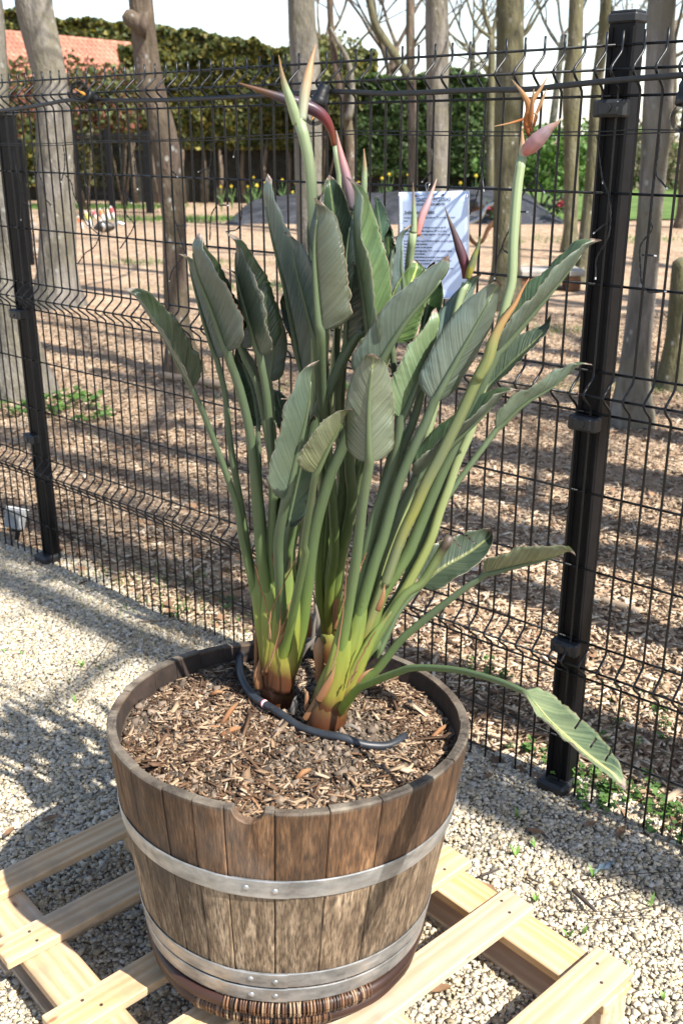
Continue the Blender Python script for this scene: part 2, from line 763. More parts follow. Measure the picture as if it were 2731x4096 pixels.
def m_comb(m, x, y, z):
    c = m.n('CombineXYZ')
    m.put(c.inputs[0], x)
    m.put(c.inputs[1], y)
    m.put(c.inputs[2], z)
    return c.outputs[0]


def mk_petiole():
    m = Mat("leaf_stalk_green", .46, .45)
    u, v = m.uvs()
    n = m.noise(1, 3, m.co((70, 70, 4)))
    n2 = m.noise(9, 3)
    c = m.ramp(m.math('ADD', v, m.math('MULTIPLY', m.math('SUBTRACT', n2, .5), .10)),
               [(.0, (.050, .018, .009)), (.11, (.080, .030, .012)), (.15, (.18, .165, .03)), (.19, (.185, .220, .035)), (.30, (.125, .185, .040)), (.52, (.088, .130, .052)), (.82, (.072, .102, .056)), (1, (.085, .115, .064))])
    c = m.mix(m.ramp(n, [(.35, .3), (.65, 0)]), c, (.06, .095, .03))
    sp = m.vor(60)
    c = m.mix(m.math('MULTIPLY', m.ramp(sp, [(.08, 1), (.13, 0)]), m.ramp(m.noise(5, 2), [(.55, 0), (.66, .7)])), c, (.09, .055, .025))
    c = m.mix(1.0, c, m.tintc(), 'MULTIPLY')
    m.color(c)
    m.bump(n, .0008)
    m.translucent(.06, c)
    return m.m


def mk_ramp(name, stops, rough=.5, nz=.08, bump=.0006, streak=True, trans=0.0):
    """colour running along the piece (its own growth colouring)"""
    m = Mat(name, rough, .4)
    u, v = m.uvs()
    n = m.noise(18, 3)
    c = m.ramp(m.math('ADD', v, m.math('MULTIPLY', m.math('SUBTRACT', n, .5), nz * 2)), stops)
    s = m.noise(1, 3, m_comb(m, m.math('MULTIPLY', u, 14), m.math('MULTIPLY', v, 3), m.math('MULTIPLY', m.rand(), 30)))
    if streak:
        c = m.mix(m.ramp(s, [(.35, .35), (.6, 0)]), c, m.hsv(c, .5, 1.1, .55))
    m.color(c)
    m.bump(s, bump)
    if trans:
        m.translucent(trans, c)
    return m.m


def mk_bark(name, lo, mid, hi, moss):
    m = Mat(name, .9, .2)
    a = m.noise(1, 6, m.co((9, 9, 2.0)), .65, .6)
    b = m.noise(3.0, 4, m.co(loc=(2, 5, 1)))
    c = m.ramp(a, [(.3, lo), (.5, mid), (.72, hi)])
    c = m.mix(m.ramp(b, [(.42, 0), (.66, .6)]), c, moss)
    sp = m.vor(11, m.co((1, 1, .75)))
    c = m.mix(m.math('MULTIPLY', m.ramp(sp, [(.10, 1), (.2, 0)]), m.ramp(m.noise(4, 3, m.co(loc=(9, 0, 3))), [(.42, 0), (.54, .9)])), c, (.34, .335, .30))
    m.color(c)
    m.bump(m.math('ADD', a, m.math('MULTIPLY', m.noise(30, 4, m.co((1, 1, .4))), .6)), .035)
    return m.m


M = {}
M['stave'] = mk_stave()
M['hoop'] = mk_hoop()
M['pine'] = mk_pine()
M['stone'] = mk_stone()
M['chip'] = mk_chip()
M['leaf_top'] = mk_leaf(True)
M['leaf_und'] = mk_leaf(False)
M['petiole'] = mk_petiole()
M['foliage'] = mk_foliage("foliage_green")
M['ground'] = mk_ground_chips()
M['gravelbed'] = mk_ground_gravel()
M['fence'] = plain("black_powder_coat", (.008, .009, .010), .36, 0, 60, .3, .0002, .4)
M['post'] = plain("black_post_coat", (.005, .005, .006), .5, 0, 40, .3, .0002, .18)
M['clip'] = plain("black_plastic", (.016, .017, .019), .5, 0, 60, .3)
M['cable'] = plain("rubber_cable", (.014, .015, .016), .48, 0, 50, .3)
M['hose'] = plain("black_rubber_hose", (.022, .026, .032), .45, 0, 25, .4, .0004)
M['bark_grey'] = mk_bark("grey_bark", (.065, .059, .051), (.165, .150, .130), (.29, .268, .238), (.165, .15, .095))
M['bark_green'] = mk_bark("mossy_bark", (.045, .042, .028), (.120, .110, .070), (.20, .185, .125), (.135, .125, .055))
M['bark_brown'] = mk_bark("brown_bark", (.052, .038, .029), (.125, .092, .069), (.215, .165, .13), (.11, .095, .055))
M['dry'] = mk_ramp("dry_sheath", [(0, (.15, .065, .025)), (.5, (.26, .125, .055)), (1, (.33, .20, .11))], .7, .15, .001)
M['nail'] = plain("steel_nail", (.10, .085, .07), .5, .6, 80, .3)
M['vine'] = mk_ramp("vine_ring", [(0, (.022, .011, .009)), (.5, (.050, .022, .014)), (1, (.026, .013, .010))], .42, .3, .001)
M['wicker'] = Mat("wicker_wrap", .42, .5).m
_w = Mat("wicker_strip", .42, .5)
_w.color(_w.ramp(_w.rand(), [(.0, (.018, .013, .010)), (.45, (.085, .040, .020)), (.8, (.17, .085, .042)), (1, (.27, .19, .12))]))
_w.bump(_w.noise(200, 3), .0006)
M['wicker'] = _w.m


# ------------------------------------------------------------------ ground
def on_view_side(x, y):                              # distance from the fence line, positive on the camera's side
    return (x - FO.x) * FN.x + (y - FO.y) * FN.y


def wood_height(x, y):
    return .03 * noise.noise(Vector((x * .35, y * .35, 0))) + .012 * noise.noise(Vector((x * 1.7, y * 1.7, 3)))


def grid_sheet(name, xs, ys, hz, mat):
    V, Fa = [], []
    nx = len(xs)
    for y in ys:
        for x in xs:
            V.append((x, y, hz(x, y)))
    for j in range(len(ys) - 1):
        for i in range(nx - 1):
            Fa.append((j * nx + i, j * nx + i + 1, (j + 1) * nx + i + 1, (j + 1) * nx + i))
    return mesh_obj(name, V, Fa, mat, smooth=True)


def axis(lo, hi, core_lo, core_hi, step, grow=1.35):
    a = list(np.arange(core_lo, core_hi + 1e-6, step))
    s, x = step, core_hi
    while x < hi:
        s *= grow
        x += s
        a.append(min(x, hi))
    s, x = step, core_lo
    while x > lo:
        s *= grow
        x -= s
        a.insert(0, max(x, lo))
    return a


tag(grid_sheet("ground", axis(-300, 300, -8, 8, .25), axis(-60, 500, -1, 16, .25),
               lambda x, y: wood_height(x, y) * min(1, max(0, -on_view_side(x, y) / .8)) - .012, M['ground']), kind='structure')


# gravel: camera side of the fence
gv, gf = [], []
us = np.arange(-4.0, 5.01, .1)
ds = np.arange(-.05, 5.3, .1)
for d in ds:
    for u in us:
        p = fence(u) + FN * d
        ed = .03 * noise.noise(Vector((u * 2.3, 0, 7)))
        gv.append((p.x + FN.x * (ed if d < .1 else 0), p.y + FN.y * (ed if d < .1 else 0), .006 * noise.noise(Vector((p.x * 2, p.y * 2, 9)))))
for j in range(len(ds) - 1):
    for i in range(len(us) - 1):
        gf.append((j * len(us) + i, j * len(us) + i + 1, (j + 1) * len(us) + i + 1, (j + 1) * len(us) + i))
tag(mesh_obj("gravel_path", gv, gf, M['gravelbed'], smooth=True), kind='structure')


def region_points(n, inside):
    out = []
    while len(out) < n:
        x, y, ok = inside(n * 2)
        k = np.where(ok)[0]
        out += list(zip(x[k], y[k]))
    return np.array(out[:n])


def vnoise(x, y, s, z=0.0):
    return np.array([noise.noise(Vector((a * s, b * s, z))) for a, b in zip(x, y)])


# gravel stones, denser where the camera looks
def gravel_in(n):
    x = RNG.uniform(-2.3, 2.0, n)
    y = RNG.uniform(1.25, 5.3, n)
    d = (x - FO.x) * FN.x + (y - FO.y) * FN.y
    return x, y, (d > -.04 + .06 * np.sin(x * 7)) & (np.abs(x) < .42 * y + .55)


NG = 145000
gp = region_points(NG, gravel_in)
gz = RNG.uniform(.001, .0085, NG) + .006 * vnoise(gp[:, 0], gp[:, 1], 2, 9)
gs = RNG.lognormal(0, .28, NG)[:, None] * np.stack([RNG.uniform(.0062, .0110, NG), RNG.uniform(.0045, .0075, NG), RNG.uniform(.0032, .0055, NG)], 1)
br = RNG.uniform(.36, .68, NG)
warm = RNG.uniform(0, 1, NG)
gc = np.stack([br, br * (.93 - .11 * warm), br * (.80 - .27 * warm)], 1)
dk = RNG.random(NG) < .06
gc[dk] *= RNG.uniform(.35, .7, dk.sum())[:, None]
tag(scatter("gravel", cube_templates(14, .2), np.column_stack([gp, gz]), rot_yaw_tilt(NG, .38), gs, gc, M['stone']),
    "pale beige crushed stone gravel covering the path before the fence", "gravel", kind='stuff')


# woodland wood chips
def chips_in(n):
    y = 2.0 + RNG.random(n) ** 1.7 * 8.5
    x = RNG.uniform(-1, 1, n) * (.40 * y + .8)
    d = (x - FO.x) * FN.x + (y - FO.y) * FN.y
    return x, y, d < .05


def chip_cols(n, dark=.30):
    t = RNG.random(n)
    c = np.where((t < .5)[:, None], np.array([.57, .445, .315]), np.where((t < .80)[:, None], np.array([.43, .31, .205]), np.array([.68, .57, .44])))
    c = c * RNG.uniform(.7, 1.15, n)[:, None]
    k = RNG.random(n) < dark
    c[k] = np.array([.15, .095, .06]) * RNG.uniform(.6, 1.5, k.sum())[:, None]
    return c


NC = 80000
cp = region_points(NC, chips_in)
cz = wood_height_arr = .03 * vnoise(cp[:, 0], cp[:, 1], .35) + .012 * vnoise(cp[:, 0], cp[:, 1], 1.7, 3)
cd = -((cp[:, 0] - FO.x) * FN.x + (cp[:, 1] - FO.y) * FN.y)
cz = cz * np.clip(cd / .8, 0, 1) + RNG.uniform(-.008, .008, NC)
L = RNG.lognormal(0, .5, NC)
cs = np.stack([L * .021, L ** .5 * RNG.uniform(.006, .012, NC), RNG.uniform(.002, .005, NC)], 1)
tag(scatter("wood_chips", cube_templates(14, .16, .6), np.column_stack([cp, cz]), rot_yaw_tilt(NC, .24), cs, chip_cols(NC, .15) * np.array([.90, .88, .85]) * (1 + .30 * vnoise(cp[:, 0], cp[:, 1], .9, 5))[:, None], M['chip']),
    "tan shredded wood chips covering the ground behind the fence", "wood chips", kind='stuff')

nl = 900
lp = region_points(nl, chips_in)
tag(scatter("leaf_litter", LEAF, np.column_stack([lp, np.full(nl, .012)]), rot_yaw_tilt(nl, .35), np.repeat(RNG.uniform(.03, .06, nl)[:, None], 3, 1), np.array([[.20, .12, .07]]) * RNG.uniform(.5, 1.5, nl)[:, None], M['chip']),
    "brown dead leaves strewn among the wood chips", "leaf litter", kind='stuff')
nl = 700
lp = region_points(nl, chips_in)
tag(scatter("twig_litter", cube_templates(6, .2), np.column_stack([lp, np.full(nl, .010)]), rot_yaw_tilt(nl, .12), np.stack([RNG.uniform(.05, .16, nl), RNG.uniform(.003, .007, nl), RNG.uniform(.003, .006, nl)], 1), np.array([[.17, .12, .085]]) * RNG.uniform(.6, 1.8, nl)[:, None], M['chip']),
    "thin broken twigs strewn among the wood chips", "twig litter", kind='stuff')

# lawn far behind on the right
m = Mat("lawn_green", .9, .2)
m.color(m.ramp(m.noise(1.3, 6, None, .7), [(.3, (.05, .095, .02)), (.55, (.10, .16, .04)), (.75, (.16, .20, .07))]))
M['lawn'] = m.m
lawn = []
for (x, y) in ((3.2, 22.5), (24, 24.5), (60, 90), (-1.5, 90), (1.0, 34)):
    lawn.append((x, y, .03))
tag(mesh_obj("lawn", lawn, [tuple(range(5))], M['lawn']), kind='structure')


# ------------------------------------------------------------------ fence
WIRE_R = .0031
FOLD = .042
ZW = [(.17, 0), (.37, 0), (.42, FOLD), (.47, 0), (.67, 0), (.87, 0), (1.07, 0), (1.12, FOLD), (1.17, 0), (1.37, 0), (1.57, 0), (1.77, 0), (1.82, FOLD), (1.87, 0)]
prof = [(-.05, 0)]
for zm in (.42, 1.12, 1.82):
    prof += [(zm - .05, 0), (zm - .040, .001), (zm - .033, .006), (zm - .010, FOLD - .006), (zm - .003, FOLD), (zm + .003, FOLD), (zm + .010, FOLD - .006), (zm + .033, .006), (zm + .040, .001), (zm + .05, 0)]
prof += [(1.897, 0)]
vw = MB().tube([Vector((0, d + .0052, z)) for z, d in prof], WIRE_R, 7)
vertical_wire = bpy.data.meshes.new("vertical_wire")
vertical_wire.from_pydata([tuple(v) for v in vw.v], [], vw.f)
vertical_wire.polygons.foreach_set("use_smooth", [True] * len(vw.f))
vertical_wire.materials.append(M['fence'])
FROT = Matrix((FD, FN, Vector((0, 0, 1)))).transposed().to_4x4()


def fence_panel(u_list, u0, u1, label):
    root = empty("wire_fence", fence(u0))
    tag(root, label, "fence", "black wire mesh fence panels")
    for u in u_list:
        data_obj("vertical_wire", vertical_wire, root, Matrix.Translation(fence(u)) @ FROT)
    hm = MB().tube([Vector((0, 0, 0)), Vector((u1 - u0, 0, 0))], WIRE_R, 7)
    hme = bpy.data.meshes.new("horizontal_wire")
    hme.from_pydata([tuple(v) for v in hm.v], [], hm.f)
    hme.polygons.foreach_set("use_smooth", [True] * len(hm.f))
    hme.materials.append(M['fence'])
    for z, d in ZW:
        data_obj("horizontal_wire", hme, root, Matrix.Translation(fence(u0, z, d)) @ FROT)
    return root


fence_panel([i * .05 for i in range(-1, 47)], -.085, 2.318, "black welded wire mesh fence panel between the two posts behind the plant")
fence_panel([2.337 + i * .05 for i in range(0, 26)], 2.322, 3.60, "black welded wire mesh fence panel running off past the thick near post")
fence_panel([-.112 - i * .05 for i in range(0, 48)], -2.48, -.10, "black welded wire mesh fence panel beyond the far post at the image edge")


def fence_post(u, label, clips, top=1.915):
    root = empty("fence_post", fence(u, 0, -.03))
    tag(root, label, "fence post", "black fence posts")
    c = fence(u, 0, -.03)
    mb = MB()
    rot = FROT.to_3x3()
    mb.box(c + Vector((0, 0, top / 2 - .03)), (.0625, .046, top + .06), rot, .003)
    for sx in (-1, 1):                               # slotted front ribs of the post
        mb.box(c + FN * .0245 + FD * (sx * .024) + Vector((0, 0, top / 2 - .03)), (.010, .006, top + .04), rot, .001)
    mb.build("shaft", M['post'], root)
    cap = MB()
    cap.box(c + Vector((0, 0, top + .008)), (.068, .056, .020), rot, .004)
    cap.box(c + Vector((0, 0, top + .020)), (.060, .048, .006), rot, .002)
    cap.build("cap", M['clip'], root)
    for z in clips:
        k = MB()
        cc = fence(u, z, .010)
        k.box(cc, (.076, .030, .036), rot, .004)
        k.box(cc + FN * .013, (.050, .012, .030), rot, .004)
        cl = k.build("clamp", M['clip'], root)
        b = MB().tube([cc + FN * .018, cc + FN * .022], .009, 10)
        b.build("bolt", M['clip'], cl)
    k = MB()
    k.box(fence(u, .012, -.005), (.086, .080, .05), rot, .008)
    k.build("foot_collar", M['clip'], root)
    return root


fence_post(2.326, "thick black steel fence post standing near, beside the drooping leaf", (1.745, 1.045, .445))
fence_post(-.108, "slim black steel fence post farther off at the image edge with garden lamp behind", (1.045, .545), 1.76)

# ------------------------------------------------------------------ half barrel planter
BC = Vector((-.1139, 1.698, .198))                    # centre of the barrel's bottom
BN = Vector((.030, .0567, 1)).normalized()
BH, RB, RT = .442, .280, .3478
BQ = Vector((0, 0, 1)).rotation_difference(BN)
BM = Matrix.Translation(BC) @ BQ.to_matrix().to_4x4()


def brad(h):
    t = max(0, min(1.02, h / BH))
    return RB + (RT - RB) * (1 - (1 - min(t, 1)) ** 1.12) + (0 if t <= 1 else 0)


def local(o, parent):                                 # child whose mesh is in the parent's own frame
    o.parent = parent
    return o


def lmesh(name, V, Fa, mats, parent, uv=None, smooth=False):
    o = mesh_obj(name, V, Fa, mats, None, uv, smooth)
    o.parent = parent
    return o


barrel = empty("barrel_planter", BC, BQ.to_euler())
tag(barrel, "weathered oak half barrel planter with galvanised hoops standing on the pallet", "planter")
M['shaded_inner'] = plain("shaded_inner_oak", (.030, .019, .014), .8, 0, 25, .5, .002)  # inner stave faces: the plant's shade is put into this near-black colour
NST = 27
rs = random.Random(5)
wid = [rs.uniform(.72, 1.28) for _ in range(NST)]
tot = sum(wid)
NOTCH = R(-90) + math.atan2(-.052, .34)              # the sawn bung hole in the rim
th = R(-90 - 15.5)
TH = .0185
for k in range(NST):
    w = wid[k] / tot * 2 * math.pi
    t0, t1 = th, th + w
    th = t1
    gap = .0008 / RT
    near = any(abs(((a - NOTCH + math.pi) % (2 * math.pi)) - math.pi) < .12 for a in (t0, (t0 + t1) / 2, t1))
    nc = 26 if near else 5
    nh = 12
    top = BH + rs.uniform(-.0025, .0025)
    out = rs.uniform(-.0008, .0008)
    cols = [t0 + gap] + list(np.linspace(t0 + gap + .0025 / RT, t1 - gap - .0025 / RT, nc)) + [t1 - gap]
    V, Fa = [], []
    rows = nh + 2

    def top_at(a):
        d = (((a - NOTCH + math.pi) % (2 * math.pi)) - math.pi) * RT
        rr = .0265
        return top - (math.sqrt(rr * rr - d * d) * .95 if abs(d) < rr else 0) + .0012 * noise.noise(Vector((a * 9, 1, 4)))

    for ci, a in enumerate(cols):
        edge = ci in (0, len(cols) - 1)
        tp = top_at(a)
        for j in range(nh):
            h = tp * j / (nh - 1) - (.003 if j == nh - 1 else 0)
            r = brad(h) + out - (.0016 if edge else 0) - (.0 if j else 0)
            V.append((math.cos(a) * r, math.sin(a) * r, h))
        r = brad(tp) + out - .0035
        V.append((math.cos(a) * r, math.sin(a) * r, tp))
        V.append((math.cos(a) * (r - TH + .004), math.sin(a) * (r - TH + .004), tp - .001))
        base = .33
        V.append((math.cos(a) * (brad(tp) - TH), math.sin(a) * (brad(tp) - TH), tp - .005))
        V.append((math.cos(a) * (brad(base) - TH), math.sin(a) * (brad(base) - TH), base))
    nr = nh + 4
    for ci in range(len(cols) - 1):
        for j in range(nr - 1):
            a, b = ci * nr + j, (ci + 1) * nr + j
            Fa.append((a, b, b + 1, a + 1))
    for ci in (0, len(cols) - 1):
        q = [ci * nr + j for j in range(nr)] 
        Fa.append(tuple(q if ci else q[::-1]))
    so_ = lmesh("stave", V, Fa, [M['stave'], M['shaded_inner']], barrel)
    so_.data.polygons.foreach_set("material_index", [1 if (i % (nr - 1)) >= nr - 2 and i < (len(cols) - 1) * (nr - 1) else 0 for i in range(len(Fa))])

# bottom disc
V = [(math.cos(a) * (RB - .01), math.sin(a) * (RB - .01), .012) for a in np.linspace(0, 2 * math.pi, 40, endpoint=False)]
lmesh("bottom_board", V + [(x, y, .03) for x, y, z in V], [tuple(range(39, -1, -1)), tuple(range(40, 80))] + [(i, (i + 1) % 40, 40 + (i + 1) % 40, 40 + i) for i in range(40)], M['stave'], barrel)


def hoop(h0, h1, lap, name="hoop"):
    """steel band with a riveted lap"""
    n = 120
    V, Fa = [], []
    a0 = lap
    for i in range(n + 1):
        f = i / n
        a = a0 + f * (2 * math.pi + .30)
        lift = .0016 + (.0017 if f > .94 else 0.0)
        wob = .0012 * noise.noise(Vector((math.cos(a) * 3, math.sin(a) * 3, h0 * 20)))
        for h, o in ((h0, -.001), (h0, .0), (h0 + .002, .0012), ((h0 + h1) / 2, .0016), (h1 - .002, .0012), (h1, .0), (h1, -.001)):
            r = brad(h) + lift + o + .0008
            V.append((math.cos(a) * r, math.sin(a) * r, h + wob))
    for i in range(n):
        for j in range(6):
            a, b = i * 7 + j, (i + 1) * 7 + j
            Fa.append((a, b, b + 1, a + 1))
    Fa.append(tuple(range(6, -1, -1)))
    Fa.append(tuple(n * 7 + j for j in range(7)))
    ho = lmesh(name, V, Fa, M['hoop'], barrel, smooth=False)
    for da in (.075, .225):
        a = lap + da
        h = (h0 + h1) / 2 + rs.uniform(-.002, .002)
        r = brad(h) + .0045
        c = Vector((math.cos(a) * r, math.sin(a) * r, h))
        nrm = Vector((math.cos(a), math.sin(a), -.1)).normalized()
        V2, F2, _ = tube([c - nrm * .002, c + nrm * .001, c + nrm * .0032, c + nrm * .0042], [.0068, .0066, .0045, .0015], 10)
        lmesh("rivet", V2, F2, M['hoop'], ho, smooth=True)
    return ho


LAP = R(-90) - .245
hoop(.262, .301, LAP)
hoop(.047, .081, LAP)
hoop(.009, .043, LAP)

# soil and mulch inside
SOIL_H = .399
RI = brad(SOIL_H) - TH


def soil_h(x, y):                                     # barrel frame
    r = math.hypot(x, y)
    h = SOIL_H + .010 * noise.noise(Vector((x * 9, y * 9, 1))) + .006 * noise.noise(Vector((x * 25, y * 25, 2)))
    h += .016 * math.exp(-((x - .09) ** 2 + (y + .03) ** 2) / .012)
    h -= .012 * math.exp(-((x - .08) ** 2 + (y - .03) ** 2) / .003) + .012 * math.exp(-((x + .015) ** 2 + (y - .14) ** 2) / .003)
    h += .010 * math.exp(-((x + .17) ** 2 + (y + .12) ** 2) / .01)
    return h


V, Fa = [(0, 0, soil_h(0, 0))], []
NR, NA = 26, 72
for i in range(1, NR + 1):
    for k in range(NA):
        a = 2 * math.pi * k / NA
        r = (RI + .002) * i / NR
        x, y = r * math.cos(a), r * math.sin(a)
        V.append((x, y, soil_h(x, y)))
for k in range(NA):
    Fa.append((0, 1 + k, 1 + (k + 1) % NA))
for i in range(NR - 1):
    for k in range(NA):
        a, b = 1 + i * NA + k, 1 + i * NA + (k + 1) % NA
        Fa.append((a, a + NA, b + NA, b))
m = Mat("potting_soil", .95, .15)
c = m.ramp(m.noise(45, 5, None, .7), [(.3, (.045, .032, .022)), (.55, (.12, .09, .065)), (.75, (.24, .19, .14))])
c = m.mix(m.ramp(m.noise(7, 3), [(.5, 0), (.65, .7)]), c, (.27, .21, .15))
m.color(c)
m.bump(m.noise(110, 5, None, .7), .01)
M['soil'] = m.m
soil = mesh_obj("soil", V, Fa, M['soil'], smooth=True)
soil.matrix_basis = BM
tag(soil, "brown potting soil filling the half barrel", "soil", kind='stuff')
NM = 11500
ra = RNG.uniform(0, 2 * np.pi, NM)
rr = (RI - .012) * np.sqrt(RNG.random(NM))
mx, my = rr * np.cos(ra), rr * np.sin(ra)
# fewer chips on the bare soil round the stems and along the middle
bare = np.array([noise.noise(Vector((x * 5.0, y * 5.0, 12))) for x, y in zip(mx, my)])
keep = (RNG.random(NM) < np.clip(.55 + 1.7 * bare, .10, 1)) & (np.hypot(mx - .085, my - .035) > .058) & ((np.hypot(mx - .16, my + .02) > .055) | (RNG.random(NM) < .25)) & (np.hypot(mx + .015, my - .14) > .058) & (np.hypot(mx - .05, my - .16) > .05)
mx, my = mx[keep], my[keep]
nm = len(mx)
mz = np.array([soil_h(x, y) for x, y in zip(mx, my)]) + RNG.uniform(.0, .007, nm)
L = RNG.lognormal(-.1, .72, nm)
ms = np.stack([L * .0115, L ** .5 * RNG.uniform(.0025, .0055, nm), RNG.uniform(.0015, .003, nm)], 1)
mul = scatter("bark_mulch", cube_templates(14, .17, .6), np.column_stack([mx, my, mz]), rot_yaw_tilt(nm, .35), ms, chip_cols(nm, .48) * np.array([.66, .60, .55]), M['chip'])
mul.matrix_basis = BM
tag(mul, "wood chip mulch strewn over the soil in the barrel", "mulch", kind='stuff')


nk = 7000
ka_, kr_ = RNG.uniform(0, 2 * np.pi, nk), (RI - .006) * np.sqrt(RNG.random(nk))
kx_, ky_ = kr_ * np.cos(ka_), kr_ * np.sin(ka_)
kz_ = np.array([soil_h(x, y) for x, y in zip(kx_, ky_)]) + .001
ks_ = RNG.lognormal(0, .5, nk)[:, None] * np.array([[.0042, .0032, .0028]])
kc_ = np.array([[.13, .10, .075]]) * RNG.uniform(.35, 2.0, nk)[:, None]
crumbs = scatter("soil_crumbs", cube_templates(8, .25), np.column_stack([kx_, ky_, kz_]), rot_any(nk), ks_, kc_, M['chip'])
crumbs.matrix_basis = BM
tag(crumbs, "dark soil crumbs and bark dust over the barrel's soil", "soil", kind='stuff')


def on_soil(px, py, lift=0.0):
    p0 = BC + BN * (SOIL_H + lift)
    p = at_plane(px, py, p0, BN)
    q = BM.inverted() @ p
    q.z = soil_h(q.x, q.y) + lift
    return BM @ q


# twigs and larger bark pieces lying on the mulch
bigs = [(G(-10, 1010), G(70, 1000), .005), (G(70, 1200), G(180, 1060), .006), (G(60, 1330), G(215, 1250), .006), (G(-200, 1250), G(120, 1240), .003),
        (D(550, 1800), D(600, 1862), .003), (D(505, 1668), D(570, 1650), .002), (G(1180, 905), G(1560, 800), .003), (G(1440, 930), G(1530, 890), .009),
        (D(680, 1790), D(712, 1772), .006), (D(455, 1690), D(520, 1695), .002), (D(350, 1740), D(430, 1760), .002), (D(985, 1700), D(1030, 1660), .005)]
twig_words = ["short brown bark twig by the barrel's left rim, left of the hose", "pale split chip of wood left of the hose band", "longest pale wood splinter left of the hose", "long thin dark twig across the mulch at left", "reddish twig lying behind the notch in the rim",
              "thin straw coloured twig upper left on the mulch", "long reddish twig under the arching stalk", "thick pale wood chunk by the far right rim", "square brown bark chunk right of the notch", "thin twig beside the bark chunk at left", "thin brown twig near the front left rim", "pale wood splinter leaning at the right rim"]
for k, (a, b, r) in enumerate(bigs):
    pa, pb = on_soil(*a, r), on_soil(*b, r)
    mid = (pa + pb) / 2 + Vector((0, 0, r * .8))
    mb = MB().tube([pa, mid, pb], [r * .8, r, r * .6], 6)
    tag(mb.build("twig", M['dry'], None, True, True), twig_words[k], "twig", "twigs lying on the mulch")

# ------------------------------------------------------------------ pallet
PD = Vector((math.cos(R(42)), math.sin(R(42)), 0))    # along the deck boards
PQ = Vector((PD.y, -PD.x, 0))                         # along the stringers, towards the viewer
PROT = Matrix((PD, PQ, Vector((0, 0, 1)))).transposed()
if PROT.determinant() < 0:
    PROT = Matrix((PD, -PQ, Vector((0, 0, 1)))).transposed()
DECK = .128
pallet = empty("pallet", PD * 1.03 - PQ * 1.36 * -1 * -1)
tag(pallet, "fresh pine shipping pallet lying on the gravel under the barrel", "pallet")
board_mesh = {}


def plank(name, s0, s1, t, w, z0, h, along=True, parent=pallet, yaw=0.0, seed=0):
    """board in pallet coordinates; its own frame has X along the grain"""
    rg = random.Random(seed)
    Ln = s1 - s0
    c = (PD * ((s0 + s1) / 2) + PQ * t) if along else (PD * t + PQ * ((s0 + s1) / 2))
    dirx = PD if along else PQ
    q = Vector((dirx.y, -dirx.x, 0)) * -1
    rot = Matrix((dirx, q, Vector((0, 0, 1)))).transposed()
    rot = rot @ Matrix.Rotation(yaw, 3, 'Z')
    mb = MB()
    mb.box((0, 0, 0), (Ln, w, h), None, .0022)
    o = mb.build(name, M['pine'])
    o.matrix_basis = Matrix.Translation(c + Vector((0, 0, z0 + h / 2))) @ rot.to_4x4()
    place(o, parent)
    return o, c, dirx


deck = []
for k, (t, w) in enumerate([(-1.882, .074), (-1.677, .076), (-1.440, .078), (-1.262, .078), (-1.076, .080), (-.832, .088)]):
    s0 = .576 + [-.02, .0, -.01, .0, .004, .0][k]
    s1 = 1.492 + [0, .0, .0, .012, .0, .005][k]
    o, c, dx = plank("plank", s0, s1, t, w, DECK - .020, .020, True, seed=k, yaw=R([.6, -.4, .3, 0, -.3, .2][k]))
    deck.append((o, t))
    for s in (.655, 1.438):
        for dt in (-.016, .018):
            pos = PD * (s + rs.uniform(-.02, .02)) + PQ * (t + dt)
            nb = MB().tube([pos + Vector((0, 0, DECK - .002)), pos + Vector((0, 0, DECK + .0006))], .0036, 8)
            nb.build("nail", M['nail'], o)
for s, w in ((.655, .094), (1.046, .094), (1.438, .094)):
    o, _, _ = plank("stringer", -1.935, -.785, s, w, DECK - .020 - .0225, .022, False, seed=50)
    for t in (-1.885, -1.36, -.835):
        bl = MB()
        rot = PROT
        bl.box(PD * s + PQ * t + Vector((0, 0, .052)), (.086, .09, .064), rot, .003)
        bl.build("block", M['pine'], pallet)
    plank("bottom_board", -1.935, -.785, s, .08, .003, .0165, False, seed=60)
plank("lower_plank", .60, 1.46, -1.77, .07, .003, .016, True, seed=70)

# ------------------------------------------------------------------ wicker wreath between pallet and barrel
wr = empty("wicker_wreath", BC + Vector((0, 0, -.03)))
tag(wr, "dark vine and wicker wreath squeezed under the barrel on the pallet", "wreath")


def ring_pt(a, rad, z):
    return BM @ Vector((math.cos(a) * rad, math.sin(a) * rad, z))


